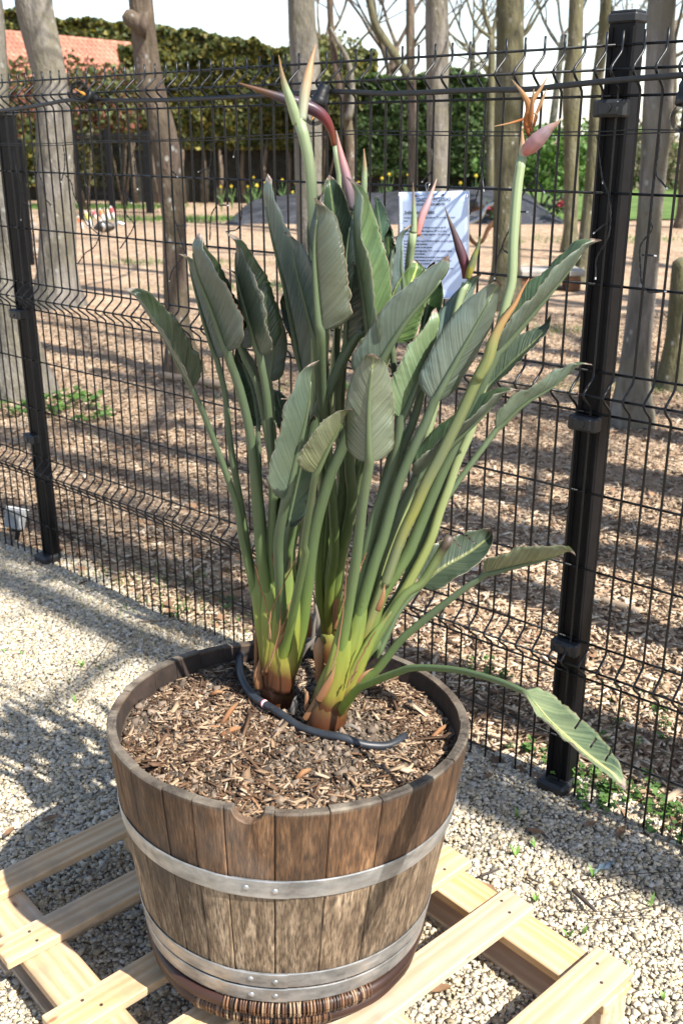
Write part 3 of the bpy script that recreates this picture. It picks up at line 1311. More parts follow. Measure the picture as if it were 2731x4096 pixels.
for rad, z, rt in ((.275, -.010, .0140), (.268, -.038, .0140)):
    pts = [ring_pt(a, rad + .004 * math.sin(a * 5), z) for a in np.linspace(0, 2 * math.pi, 90)]
    rd = [rt * (1 + .10 * math.sin(i * .9) * math.sin(i * .37)) for i in range(90)]
    V, Fa, U = tube(pts, rd, 10, False, True)
    mesh_obj("vine", V, Fa, M['vine'], wr, U, True)
wm = MB()
pts = [Vector((math.cos(a) * .0195, 0, math.sin(a) * .0195)) for a in np.linspace(0, 2 * math.pi, 15)]
V, Fa, U = tube(pts, .0027, 5, False)
wm.add(V, Fa)
wrap = bpy.data.meshes.new("wrap")
wrap.from_pydata([tuple(v) for v in wm.v], [], wm.f)
wrap.polygons.foreach_set("use_smooth", [True] * len(wm.f))
wrap.materials.append(M['wicker'])
for rad, z, a0, a1, sc in ((.275, -.010, R(-110), R(-54), .84), (.268, -.038, R(-124), R(-70), .84)):
    a = a0
    while a < a1:
        q = Quaternion((0, 0, 1), a)
        mtx = BM @ Matrix.Translation(Vector((math.cos(a) * rad, math.sin(a) * rad, z))) @ q.to_matrix().to_4x4() @ Matrix.Rotation(rs.uniform(-.16, .16), 4, 'Z') @ Matrix.Diagonal((sc * rs.uniform(.93, 1.05),) * 3 + (1,))
        data_obj("wrap", wrap, wr, mtx)
        a += .0052 / rad * rs.uniform(.95, 1.25)

# ------------------------------------------------------------------ irrigation hose
hp = [G(420, 640), G(300, 668), (965, 2620), G(190, 800), G(205, 905), G(275, 1010), G(370, 1082), G(480, 1160), G(600, 1245), G(750, 1315), G(900, 1358), G(1050, 1382), G(1200, 1372), G(1285, 1350), G(1338, 1322)]
lifts = [.012, .014, .016, .020, .022, .020, .018, .016, .013, .011, .010, .009, .008, .006, .002]
hpts = smooth_path([on_soil(*p, l) for p, l in zip(hp, lifts)], 90)
for i, p in enumerate(hpts):                          # keep it lying on the soil
    q = BM.inverted() @ p
    q.z = max(q.z, soil_h(q.x, q.y) + .004)
    hpts[i] = BM @ q
V, Fa, U = tube(hpts, .0083, 12)
hose = mesh_obj("irrigation_hose", V, Fa, M['hose'], None, None, True)
tag(hose, "black rubber irrigation hose curling round the stems on the mulch", "hose")
m = Mat("printed_band", .5)
u_, v_ = m.uvs()
m.color(m.ramp(v_, [(.25, (.75, .10, .12)), (.4, (.85, .80, .78)), (.8, (.85, .80, .78)), (1, (.75, .25, .25))]))
ib = min(range(90), key=lambda i: (hpts[i] - on_soil(*G(370, 1082), .018)).length)
V, Fa, U = tube([hpts[ib - 1].lerp(hpts[ib], .4), hpts[ib], hpts[ib].lerp(hpts[ib + 1], .5)], .0086, 12)
mesh_obj("coloured_band", V, Fa, m.m, hose, U, True)

# ------------------------------------------------------------------ bird of paradise plant
YP = 1.80
plant = empty("bird_of_paradise_plant", on_soil(1190, 2830))
tag(plant, "tall bird of paradise plant with grey green paddle leaves growing in the barrel", "plant")
BASE_L = on_soil(1112, 2790)
BASE_R = on_soil(1290, 2895)
BASE_B = on_soil(1318, 2640)


def path3d(px, y0, y1):
    """photo polyline to points whose depth runs from y0 to y1"""
    L = [0]
    for a, b in zip(px, px[1:]):
        L.append(L[-1] + math.hypot(a[0] - b[0], a[1] - b[1]))
    return [at_y(p[0], p[1], y0 + (y1 - y0) * (l / max(L[-1], 1e-6))) for p, l in zip(px, L)]


def width_profile(t, sharp):
    a = min(1, t / .20)
    b = min(1, (1 - t) / .52)
    return (math.sin(a * math.pi / 2) ** .62) * (math.sin(b * math.pi / 2) ** sharp)


def make_blade(parent, axis_pts, w, phi, a0, a1, tint, slits=(), sharp=.75, skew=0.0, twist=0.0, half=(1, 1), seed=0):
    """boat-shaped blade with thickness; phi turns its upper face away from the viewer"""
    NT, NQ = 46, 12
    pts = smooth_path(axis_pts, NT + 1)
    rows_t, rows_b = [], []
    TK = .0011
    for i, p in enumerate(pts):
        t = i / NT
        ax = (pts[min(i + 1, NT)] - pts[max(i - 1, 0)]).normalized()
        v = (EYE - p).normalized()
        v = (v - ax * v.dot(ax)).normalized()
        s = ax.cross(v)
        ph = R(phi + twist * (t - .4))
        n = (v * math.cos(ph) + s * math.sin(ph)).normalized()
        lat = ax.cross(n)
        p = p - n * (.55 * max(0, t - .90) ** 1.6 * (1 if seed % 3 else -1)) + lat * (.25 * max(0, t - .93) ** 1.5 * (1 if seed % 2 else -1))
        W = w / 2 * width_profile(t, sharp) * (1 + .035 * noise.noise(Vector((t * 26, seed * 1.7, 8))))
        rt, rb = [], []
        for k in range(-NQ // 2, NQ // 2 + 1):
            q = abs(k) / (NQ / 2)
            sg = 1 if k >= 0 else -1
            hw = W * (half[1] if sg > 0 else half[0])
            x = z = 0
            m_ = 8
            for j in range(m_):
                f = (j + .5) / m_ * q
                an = R(a0 + (a1 - a0) * f)
                x += math.cos(an) * q / m_
                z += math.sin(an) * q / m_
            wav = .0085 * noise.noise(Vector((t * 5, seed * 3.1 + sg, 2))) * q * q + .0040 * noise.noise(Vector((t * 14 - q * 3, seed + sg * 2, 5))) * q + .0030 * noise.noise(Vector((t * 40, seed + sg * 2, 5))) * q ** 4
            off = lat * (sg * x * hw) + n * (z * hw + wav) + ax * (-abs(x) * hw * skew)
            # outward normal of this strip for the thickness
            an = R(a0 + (a1 - a0) * q)
            nn = (n * math.cos(an) - lat * (sg * math.sin(an)))
            tk = TK * (1 if q < .99 else .3)
            rt.append(p + off + nn * tk * .5)
            rb.append(p + off - nn * tk * .5)
        rows_t.append(rt)
        rows_b.append(rb)
    V, U, Fa, Mi = [], [], [], []
    nq = NQ + 1
    for rows in (rows_t, rows_b):
        for i, r_ in enumerate(rows):
            for k, p in enumerate(r_):
                V.append(p)
                U.append((k / NQ, i / NT))
    ob = (NT + 1) * nq

    def cut(i, k):
        qm = (k + .5) / NQ * 2 - 1
        return any(abs(i - st * NT - sk * (abs(qm) - q0) * NT) < .5 and q0 <= qm * sd <= q1 for st, q0, q1, sd, sk in slits)

    for i in range(NT):
        for k in range(NQ):
            if cut(i, k):
                continue
            a = i * nq + k
            Fa.append((a, a + 1, a + nq + 1, a + nq))
            Mi.append(0)
            Fa.append((ob + a, ob + a + nq, ob + a + nq + 1, ob + a + 1))
            Mi.append(1)
    for k in (0, NQ):
        for i in range(NT):
            a = i * nq + k
            f = (a, a + nq, ob + a + nq, ob + a)
            Fa.append(f if k == 0 else f[::-1])
            Mi.append(0)
    o = mesh_obj("leaf_blade", V, Fa, [M['leaf_top'], M['leaf_und']], parent, U, True, Mi)
    o.color = (*tint, 1)
    return o, pts, rows_b


LEAFN = [0]


def leaf(base, ppx, bpx, ys, w, phi, a0=18, a1=48, tint=(1, 1, 1), rt=.0056, rm=.0076, rb=.0120, slits=(), sharp=.75, bow=0.0, twist=0.0, half=(1, 1), ptint=(1, 1, 1), foot_w=.6):
    """one leaf: stalk from the clump through photo points ppx, blade along bpx; ys = depth at the blade's foot and tip, relative to YP"""
    LEAFN[0] += 1
    yb, yt = YP + ys[0], YP + ys[1]
    y0 = base.y
    foot = base + Vector((random.uniform(-.006, .006), random.uniform(-.008, .008), -.02))
    st = path3d([to_px(base)] + list(ppx) + [bpx[0]], y0, yb)[1:]
    bl = path3d(bpx, yb, yt)
    if bow:
        mid = len(bl) // 2
        if len(bl) == 2:
            bl = [bl[0], (bl[0] + bl[1]) / 2, bl[1]]
            mid = 1
        bl[mid] = bl[mid] + Vector((0, bow, 0))
    n1, n2 = 34, 14
    stalk = smooth_path([foot] + st, n1)
    # the stalk runs on as the raised midrib under the blade
    mean = ppm(bl[0])
    wm_ = w / mean
    root = MB()
    axis_ = smooth_path(bl, 40)
    rib = []
    for i in range(1, n2 + 1):
        f = i / n2 * .86
        p = axis_[int(f * 39)]
        ax = (axis_[min(int(f * 39) + 1, 39)] - axis_[max(int(f * 39) - 1, 0)]).normalized()
        v = (EYE - p).normalized()
        v = (v - ax * v.dot(ax)).normalized()
        s = ax.cross(v)
        ph = R(phi + twist * (f - .4))
        n = v * math.cos(ph) + s * math.sin(ph)
        rr_ = rt * (1 - f) ** .9 * .85
        rib.append((p - n * (rr_ * .55), max(rr_, .0006)))
    rad = lerp_list([rb * foot_w, rb * .95, rm * 1.12, rm, rm * .92, rt * 1.05, rt], n1)
    pts = stalk + [p for p, _ in rib]
    radii = rad + [r_ for _, r_ in rib]
    V, Fa, U = tube(pts, radii, 14, True, True, (Vector((.35, .93, 0)).normalized(), .86))
    for i_ in range(len(pts)):                        # shallow channel along the stalk
        for k_ in (3, 4, 5):
            V[i_ * 14 + k_] = V[i_ * 14 + k_].lerp(pts[i_], (.10, .26, .10)[k_ - 3])
    tot_ = len(pts) - 1
    U = [(u, min(1.0, v * tot_ / (n1 - 1))) for u, v in U]
    so = mesh_obj("leaf_stalk", V, Fa, M['petiole'], plant, U, True)
    so.color = (*ptint, 1)
    make_blade(so, bl, wm_, phi, a0, a1, tint, slits, sharp, .25, twist, half, LEAFN[0])
    return so


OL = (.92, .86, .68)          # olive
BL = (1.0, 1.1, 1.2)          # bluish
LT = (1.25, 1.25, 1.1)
DK = (.62, .68, .62)  # leaf tints
# --- left clump
leaf(BASE_L, [G(395, 820), G(330, 500), G(270, 200), E(160, 2000), E(100, 1660), A(520, 1720)], [A(420, 1490), A(255, 1190), A(120, 990), A(27, 860)], (.02, -.02), 165, 50, 28, 62, (1.05, 1.05, 1), sharp=.55)
leaf(BASE_L, [G(400, 820), G(345, 450), E(230, 2200), E(150, 1700), E(55, 1150), E(0, 650)], [A(575, 1310), A(490, 1050), A(420, 800), A(388, 640)], (.06, .05), 190, 98, 30, 62, BL, sharp=.6)
leaf(BASE_L, [G(415, 820), G(400, 420), E(345, 2200), E(300, 1650), E(245, 1080), E(140, 610), E(40, 330)], [A(640, 1262), A(545, 1000), A(450, 760), A(412, 528)], (-.02, -.03), 285, 84, 30, 60, (1.05, 1.02, .95), rt=.008, rm=.011, rb=.016, sharp=.6)
leaf(BASE_L, [G(440, 830), G(440, 420), E(440, 2100), E(455, 1550), E(425, 1080), E(395, 680)], [A(845, 1290), A(765, 1020), A(700, 770), A(700, 522)], (-.01, .0), 285, 74, 30, 60, (.92, .95, .85), rt=.007, rm=.0095, rb=.014, sharp=.6)
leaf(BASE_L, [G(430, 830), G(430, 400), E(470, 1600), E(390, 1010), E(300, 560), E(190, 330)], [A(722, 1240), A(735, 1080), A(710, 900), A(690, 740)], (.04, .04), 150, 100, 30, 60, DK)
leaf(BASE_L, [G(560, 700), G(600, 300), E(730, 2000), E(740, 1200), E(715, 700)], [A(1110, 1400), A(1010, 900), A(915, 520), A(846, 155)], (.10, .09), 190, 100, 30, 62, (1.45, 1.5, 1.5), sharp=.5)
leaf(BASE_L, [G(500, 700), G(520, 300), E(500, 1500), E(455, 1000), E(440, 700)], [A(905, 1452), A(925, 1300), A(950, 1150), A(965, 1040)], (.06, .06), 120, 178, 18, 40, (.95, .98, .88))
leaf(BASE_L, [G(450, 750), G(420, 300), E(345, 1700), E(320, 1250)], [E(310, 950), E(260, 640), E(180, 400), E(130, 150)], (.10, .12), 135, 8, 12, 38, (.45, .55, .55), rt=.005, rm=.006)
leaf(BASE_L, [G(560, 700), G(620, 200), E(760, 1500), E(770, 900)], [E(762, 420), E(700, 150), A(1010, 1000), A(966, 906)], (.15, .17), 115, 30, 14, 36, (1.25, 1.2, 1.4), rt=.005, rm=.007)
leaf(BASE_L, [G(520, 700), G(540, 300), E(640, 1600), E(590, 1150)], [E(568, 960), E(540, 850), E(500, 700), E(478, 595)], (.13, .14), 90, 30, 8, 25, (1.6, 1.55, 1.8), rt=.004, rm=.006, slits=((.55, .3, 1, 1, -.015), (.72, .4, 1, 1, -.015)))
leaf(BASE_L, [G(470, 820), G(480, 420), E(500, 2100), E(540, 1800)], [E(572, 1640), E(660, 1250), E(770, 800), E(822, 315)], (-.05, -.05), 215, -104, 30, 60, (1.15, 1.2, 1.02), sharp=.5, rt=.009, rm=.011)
leaf(BASE_L, [G(480, 700), G(500, 300), E(560, 2100)], [E(590, 1900), E(680, 1500), E(760, 1150), E(850, 830)], (.02, .03), 120, 10, 14, 40, (.42, .5, .55))  # deep shade among the stalks painted in by this dark tint
leaf(BASE_L + Vector((.012, -.015, 0)), [G(480, 800), G(520, 650), G(560, 450), G(610, 200), G(650, 0), E(740, 2080), E(800, 1700)], [E(850, 1400), E(945, 1200), E(1070, 960), E(1168, 752)], (-.13, -.15), 190, -122, 18, 45, (1.7, 1.45, .92), rt=.0062, rm=.0082, rb=.020, foot_w=1.3, sharp=.75, ptint=(1.15, 1.1, .95))
leaf(BASE_L, [G(490, 800), G(560, 350), E(600, 2150), E(700, 1700), E(775, 1270), E(860, 850), E(970, 620), E(1110, 320)], [E(1240, 90), B(420, 880), B(430, 650), B(442, 425)], (.02, .06), 110, -120, 20, 50, BL, rt=.010, rm=.0125, rb=.016)
# --- back clump
leaf(BASE_L, [G(580, 720), G(650, 300), E(800, 2200), E(860, 1850), E(985, 1420), E(1090, 1180)], [E(1330, 560), B(355, 1130), B(470, 960), B(620, 790), B(738, 628)], (-.03, -.06), 215, -128, 20, 50, (1.15, 1.2, 1.1), rt=.010, rm=.0125, rb=.017, sharp=.6)
leaf(BASE_B, [G(805, 600), G(820, 250), E(1030, 2100), E(1000, 1500), E(920, 800)], [A(1226, 1135), A(1205, 900), A(1190, 600), A(1222, 303)], (-.05, -.05), 275, 122, 24, 78, OL, rt=.0085, rm=.010, rb=.013, sharp=.6)
leaf(BASE_B, [G(780, 600), G(740, 200), E(930, 1500), E(900, 900)], [A(1195, 1195), A(1130, 950), A(1070, 720), A(1050, 512)], (.0, .0), 190, 98, 25, 60, BL, sharp=.6)
leaf(BASE_B, [G(790, 580), G(780, 200), E(980, 1500), E(960, 800)], [A(1225, 960), A(1170, 700), A(1150, 480), A(1196, 255)], (.06, .07), 150, 80, 30, 60, (1.05, 1.05, 1.0))
leaf(BASE_B, [G(810, 580), G(800, 200), E(1080, 1500), E(1050, 800)], [A(1335, 960), A(1330, 640), A(1305, 380), A(1276, 152)], (.11, .14), 190, 14, 24, 66, (.75, .85, .85), sharp=.6)
leaf(BASE_B, [G(850, 560), G(860, 200), E(1190, 1700), E(1175, 1150)], [B(268, 1135), B(220, 820), B(170, 480), B(172, 155)], (-.01, .0), 240, 65, 28, 62, (2.0, 2.1, 1.6), rt=.008, rm=.0115, rb=.014, sharp=.55)  # tint raised to paint light glowing on the blade's inner face
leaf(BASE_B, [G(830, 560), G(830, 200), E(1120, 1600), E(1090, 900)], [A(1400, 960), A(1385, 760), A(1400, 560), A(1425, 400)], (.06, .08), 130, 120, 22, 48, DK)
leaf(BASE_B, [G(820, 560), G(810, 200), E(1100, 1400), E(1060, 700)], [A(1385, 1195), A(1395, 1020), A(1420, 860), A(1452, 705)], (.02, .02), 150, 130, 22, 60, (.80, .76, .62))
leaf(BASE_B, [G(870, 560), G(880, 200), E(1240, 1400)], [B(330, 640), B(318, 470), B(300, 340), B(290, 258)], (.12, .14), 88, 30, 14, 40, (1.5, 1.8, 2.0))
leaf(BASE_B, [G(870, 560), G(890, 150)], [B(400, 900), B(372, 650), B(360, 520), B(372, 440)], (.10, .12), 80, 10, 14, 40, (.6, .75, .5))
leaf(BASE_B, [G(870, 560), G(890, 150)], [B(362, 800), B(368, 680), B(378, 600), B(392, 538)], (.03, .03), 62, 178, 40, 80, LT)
# --- right clump
leaf(BASE_R, [G(900, 800), G(960, 420), G(1040, 100), Fc(420, 900)], [B(380, 1090), B(420, 960), B(480, 790), B(536, 628)], (.04, .07), 200, 12, 24, 60, (2.6, 2.6, 1.9), sharp=.55)  # bright tint stands in for light glowing on the open face
leaf(BASE_R, [G(900, 800), G(960, 420), G(1060, 50)], [B(560, 1000), B(590, 850), B(600, 740), B(602, 642)], (.09, .12), 130, 8, 20, 55, (.7, .9, .6))
leaf(BASE_R, [G(910, 800), G(990, 420), G(1110, 0), Fc(430, 1000), Fc(560, 650)], [B(545, 1400), B(640, 1130), B(770, 880), B(868, 694)], (.03, .05), 135, 192, 14, 40, (1.7, 1.85, 1.8), rt=.008, rm=.0105)
leaf(BASE_R, [G(930, 850), G(1010, 500), G(1130, 80), Fc(290, 1700), Fc(425, 1230), Fc(560, 890), Fc(680, 640)], [B(620, 1430), B(735, 1220), B(880, 960), B(994, 738)], (-.08, -.09), 215, 206, 16, 45, (1.5, 1.5, 1.45), rt=.0085, rm=.0108, rb=.015, ptint=(1.05, 1.05, 1.1), sharp=.65)
leaf(BASE_R, [G(900, 850), G(960, 500), G(1050, 150), Fc(185, 1650), Fc(290, 1300), Fc(400, 980)], [B(432, 1528), B(510, 1350), B(610, 1120), B(664, 912)], (-.04, -.04), 225, -112, 20, 50, (2.0, 2.2, 1.4), rt=.009, rm=.012, rb=.016, ptint=(1.1, 1.1, 1.15), sharp=.6)
leaf(BASE_R, [G(790, 1150), G(830, 1000), G(890, 700), G(960, 300), Fc(50, 1900), Fc(110, 1400)], [D(848, 1062), D(846, 960), D(850, 880), D(861, 808)], (-.14, -.15), 222, 176, 12, 42, (1.65, 1.5, 1.2), rt=.0085, rm=.0108, rb=.023, foot_w=1.25, sharp=.48, ptint=(1.2, 1.15, 1.1))
leaf(BASE_R, [G(950, 850), G(1100, 550), Fc(280, 2200), Fc(500, 1850), Fc(680, 1430), Fc(800, 1150), Fc(935, 860)], [B(985, 1150), B(1180, 930), B(1360, 720), B(1543, 488)], (-.02, -.02), 205, -74, 26, 60, (1.4, 1.45, 1.35), rt=.0075, rm=.0115, rb=.014, sharp=.5)
leaf(BASE_R, [G(960, 850), G(1120, 560), Fc(430, 2200), Fc(640, 1750), Fc(810, 1350), Fc(1010, 830)], [B(930, 1345), B(1075, 1200), B(1205, 1080), B(1303, 958)], (.06, .08), 140, -45, 20, 50, (1.2, 1.12, 1.35), rt=.006, rm=.009)
leaf(BASE_R, [G(960, 850), G(1130, 560), Fc(480, 2100), Fc(610, 1740), Fc(770, 1470), Fc(950, 1200), Fc(1130, 955)], [Fc(1315, 705), B(1130, 1450), B(1300, 1345), B(1488, 1188)], (.05, .02), 125, -100, 24, 55, (1.8, 1.85, 1.6), rt=.0055, rm=.0068, sharp=.5, ptint=(1.2, 1.2, 1.2))
leaf(BASE_R, [G(940, 850), G(1060, 560), Fc(200, 2150), Fc(285, 1850), Fc(430, 1480)], [Fc(595, 1140), Fc(860, 880), Fc(1180, 590), Fc(1458, 308)], (-.03, -.06), 200, -72, 26, 60, (1.2, 1.25, 1.2), rt=.009, rm=.0105, sharp=.5)
leaf(BASE_R, [G(960, 880), G(1150, 650), C(560, 940), C(640, 780)], [Fc(645, 2100), Fc(830, 1950), Fc(1070, 1810), Fc(1290, 1645)], (.08, .12), 190, -22, 14, 40, (1.25, 1.12, 1.35), rt=.006, rm=.0085, slits=((.62, .35, .9, -1, -.015), (.76, .2, .95, -1, -.015)), sharp=.5)
leaf(BASE_R, [G(1000, 930), G(1130, 850), G(1300, 640), C(700, 840), C(850, 720)], [C(965, 640), C(1085, 610), C(1195, 585), C(1288, 546)], (-.12, -.20), 170, -104, 22, 52, (1.75, 1.5, .95), rt=.0058, rm=.0078, rb=.011, sharp=.5)
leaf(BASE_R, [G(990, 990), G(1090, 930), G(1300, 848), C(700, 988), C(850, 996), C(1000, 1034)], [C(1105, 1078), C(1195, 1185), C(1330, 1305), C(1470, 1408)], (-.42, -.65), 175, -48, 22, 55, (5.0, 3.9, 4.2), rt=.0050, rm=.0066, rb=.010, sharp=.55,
     slits=((.46, .45, .95, -1, -.015), (.63, .35, .85, -1, -.015), (.79, .35, 1, -1, -.015)), ptint=(1.1, 1.15, 1.0))  # pale tint also paints a sunlit white sheen onto this blade

# cut stalk with a dried end
M['cutstalk'] = mk_ramp("cut_stalk_skin", [(0, (.14, .18, .05)), (.55, (.105, .15, .05)), (.9, (.11, .14, .05)), (.965, (.03, .02, .012)), (1, (.08, .06, .045))], .5)
pp = smooth_path([BASE_R] + path3d([G(980, 880), Fc(450, 2240), Fc(630, 2100), Fc(760, 1900), Fc(897, 1670)], BASE_R.y, YP - .02), 26)
V, Fa, U = tube(pp, lerp_list([.013, .010, .0095, .0088, .0092], 26), 10)
mesh_obj("cut_stalk", V, Fa, M['cutstalk'], plant, U, True)

# swollen stem bases
M['crown'] = mk_ramp("stem_base", [(0, (.045, .016, .008)), (.30, (.080, .029, .011)), (.42, (.12, .075, .018)), (.52, (.165, .170, .032)), (1, (.165, .205, .05))], .42, .10)
FANP = Vector((.2, .98, 0)).normalized()
for nm_, b, up, r0, k in (("a", BASE_L, [G(452, 960), G(452, 860), G(440, 700), G(425, 520), G(415, 330)], .034, 1), ("b", BASE_R, [G(795, 1180), G(820, 1060), G(860, 900), G(905, 740), G(940, 600)], .038, 1), ("c", BASE_B, [G(800, 640), G(810, 560), G(815, 480), G(815, 400), G(815, 300)], .024, 1)):
    fwd = Vector((0, -.020, 0))
    pts = [b + Vector((0, 0, -.03)) + fwd] + [at_y(p[0], p[1], b.y - .020 + .004 * i_) for i_, p in enumerate(up)]
    pts = smooth_path(pts, 20)
    rad = lerp_list([r0 * 1.0, r0 * 1.04, r0 * 1.0, r0 * .92, r0 * .75, r0 * .5, r0 * .2], 20)
    V, Fa, U = tube(pts, rad, 16, True, True, (FANP, lerp_list([1, .95, .85, .7, .6, .5], 20)))
    mesh_obj("stem_base", V, Fa, M['crown'], plant, U, True)


# broad clasping sheaths of the fan
def sheath(px, y0, y1, w0, w1, mat, name="leaf_sheath", thick=.30, tint=(1, 1, 1)):
    pts = smooth_path(path3d(px, y0, y1), 22)
    pm = ppm(pts[0])
    rad = lerp_list([w0 * .9, w0, w0 * .9, (w0 + w1) * .5, w1, w1 * .12], 22)
    V, Fa, U = tube(pts, [max(r_ / pm / 2, .0006) for r_ in rad], 10, True, True, ((EYE - pts[5]).normalized(), thick))
    o = mesh_obj(name, V, Fa, mat, plant, U, True)
    o.color = (*tint, 1)
    return o


M['sheath'] = mk_ramp("sheath_skin", [(0, (.050, .018, .009)), (.15, (.085, .032, .012)), (.26, (.20, .180, .032)), (.55, (.185, .215, .040)), (.85, (.125, .175, .045)), (1, (.16, .12, .05))], .42, .05)
for px, w0, w1, dy in (([G(440, 960), G(395, 650), G(345, 400), G(295, 100)], 100, 58, -.040), ([G(450, 960), G(430, 650), G(412, 400), G(395, 60)], 112, 66, -.050),
                       ([G(465, 970), G(480, 650), G(500, 400), G(540, 60)], 112, 62, -.056), ([G(475, 985), G(520, 700), G(556, 480), G(590, 200)], 100, 48, -.062)):
    sheath(px, BASE_L.y + dy, BASE_L.y + dy + .03, w0, w1, M['sheath'])
for px, w0, w1, dy in (([G(800, 1190), G(850, 960), G(905, 650), G(945, 300)], 112, 48, -.040), ([G(815, 1190), G(890, 920), G(985, 620), G(1080, 280)], 110, 54, -.032),
                       ([G(845, 1170), G(950, 920), G(1070, 640), G(1190, 340)], 90, 44, -.024), ([G(880, 1120), G(985, 880), G(1110, 620), G(1245, 430)], 60, 30, -.042)):
    sheath(px, BASE_R.y + dy, BASE_R.y + dy + .02, w0, w1, M['sheath'])
for px, w0, w1, yy in (([G(360, 870), G(420, 720), G(480, 560), G(545, 350)], 34, 12, BASE_L.y - .05), ([G(370, 860), G(440, 690), G(515, 560), G(560, 440)], 18, 8, BASE_L.y - .055),
                       ([G(305, 900), G(303, 700), G(300, 520), G(295, 420)], 16, 6, BASE_L.y - .02), ([G(330, 960), G(318, 880), G(325, 800), G(330, 740)], 42, 8, BASE_L.y - .04),
                       ([G(752, 930), G(745, 820), G(740, 700), G(742, 610)], 40, 46, BASE_R.y + .02), ([G(650, 1120), G(655, 1060), G(655, 1000), G(640, 965)], 18, 14, BASE_R.y - .02),
                       ([G(640, 1180), G(680, 1120), G(710, 1060), G(720, 1010)], 26, 14, BASE_R.y - .03), ([G(735, 1050), G(780, 980), G(830, 880), G(860, 780)], 36, 8, BASE_R.y - .045),
                       ([G(660, 600), G(665, 520), G(650, 420), G(630, 330)], 34, 14, BASE_L.y + .01), ([G(860, 560), G(855, 420), G(865, 300), G(875, 185)], 22, 20, BASE_B.y - .06),
                       ([G(985, 950), G(1040, 880), G(1090, 840), G(1120, 825)], 20, 8, BASE_R.y - .04), ([G(1150, 420), G(1185, 330), G(1195, 260), G(1200, 240)], 24, 10, BASE_R.y - .075)):
    sheath(px, yy, yy, w0, w1, M['dry'], "dry_sheath", .25)
for px, yy in (([G(300, 110), G(325, 230), G(375, 400), G(410, 640)], BASE_L.y - .064), ([G(575, 80), G(520, 190), G(450, 330), G(400, 470), G(395, 640)], BASE_L.y - .070), ([G(412, 20), G(430, 120), G(448, 230)], BASE_L.y - .058), ([G(480, 380), G(470, 520), G(430, 700), G(390, 830)], BASE_L.y - .074),
               ([G(945, 60), G(910, 400), G(880, 640), G(840, 790), G(785, 900)], BASE_R.y - .066), ([G(1140, 560), G(1080, 660), G(1020, 780), G(960, 930)], BASE_R.y - .060), ([G(1075, 20), G(1040, 90), G(1020, 160)], BASE_R.y - .06), ([G(1010, 840), G(960, 900), G(930, 960)], BASE_R.y - .066)):
    q_ = smooth_path(path3d(px, yy, yy + .004), 18)
    q_ = [a + Vector((.0022 * noise.noise(Vector((i * .9, yy * 50, 1))), 0, 0)) for i, a in enumerate(q_)]
    V, Fa, U = tube(q_, lerp_list([.0006, .0016, .0012, .0018, .0006], 18), 6)
    mesh_obj("sheath_margin", V, Fa, M['dry'], plant, U, True)
M['litter'] = mk_ramp("grey_litter", [(0, (.10, .085, .07)), (1, (.24, .21, .18))], .85)
for px, w0, w1, yy in (([G(600, 760), G(640, 690), G(690, 640), G(720, 600)], 26, 12, BASE_B.y - .08), ([G(690, 700), G(705, 560), G(715, 460), G(715, 405)], 16, 8, BASE_B.y - .07), ([G(740, 600), G(735, 500), G(715, 380), G(700, 290)], 20, 8, BASE_B.y - .05),
                       ([G(560, 1140), G(570, 1080), G(575, 1040), G(590, 1010)], 30, 10, BASE_R.y), ([G(920, 1230), G(960, 1220), G(1000, 1240), G(1040, 1270)], 16, 6, BASE_R.y - .05)):
    sheath(px, yy, yy, w0, w1, M['litter'], "dry_sheath", .35)

# ------------------------------------------------------------------ flowers
GRN = (.175, .205, .085)
M['fl_green'] = mk_ramp("flower_stalk_green", [(0, (.16, .20, .05)), (.35, (.19, .22, .07)), (.6, (.23, .28, .14)), (1, (.25, .31, .17))], .45)
M['fl_yel'] = mk_ramp("flower_stalk_yellow", [(0, (.20, .20, .05)), (.22, (.33, .28, .05)), (.33, (.17, .19, .075)), (.5, (.145, .17, .085)), (.62, (.20, .21, .055)), (.76, (.13, .155, .08)), (1, (.15, .18, .06))], .45, .06)
M['sp_green'] = mk_ramp("spathe_green", [(0, (.25, .31, .17)), (.5, (.24, .30, .17)), (.72, (.24, .18, .10)), (1, (.30, .17, .09))], .45)
M['sp_orange'] = mk_ramp("spathe_orange", [(0, (.27, .30, .22)), (.3, (.33, .30, .20)), (.65, (.42, .24, .12)), (1, (.40, .22, .12))], .45)
M['sp_purple'] = mk_ramp("spathe_purple", [(0, (.16, .055, .022)), (.18, (.16, .028, .028)), (.36, (.060, .028, .042)), (.62, (.045, .034, .045)), (.78, (.13, .060, .030)), (1, (.24, .12, .06))], .4)
M['sp_pink'] = mk_ramp("spathe_pink", [(0, (.13, .115, .12)), (.4, (.22, .135, .15)), (.75, (.46, .20, .19)), (1, (.38, .27, .18))], .42)
M['sp_pink2'] = mk_ramp("beak_pink", [(0, (.52, .17, .14)), (.3, (.40, .20, .20)), (.65, (.31, .23, .25)), (.9, (.38, .23, .17)), (1, (.46, .36, .27))], .42)
M['sp_dark'] = mk_ramp("spathe_dark", [(0, (.20, .03, .045)), (.35, (.075, .030, .040)), (.7, (.060, .038, .036)), (1, (.11, .085, .05))], .4)
M['petal_dry'] = mk_ramp("withered_petal", [(0, (.20, .055, .018)), (.3, (.42, .15, .04)), (.7, (.42, .24, .11)), (1, (.45, .32, .20))], .7, .1, .001, True, .25)
M['bud'] = mk_ramp("bud_orange", [(0, (.15, .18, .065)), (.35, (.19, .20, .07)), (.6, (.31, .20, .08)), (1, (.40, .18, .085))], .45)


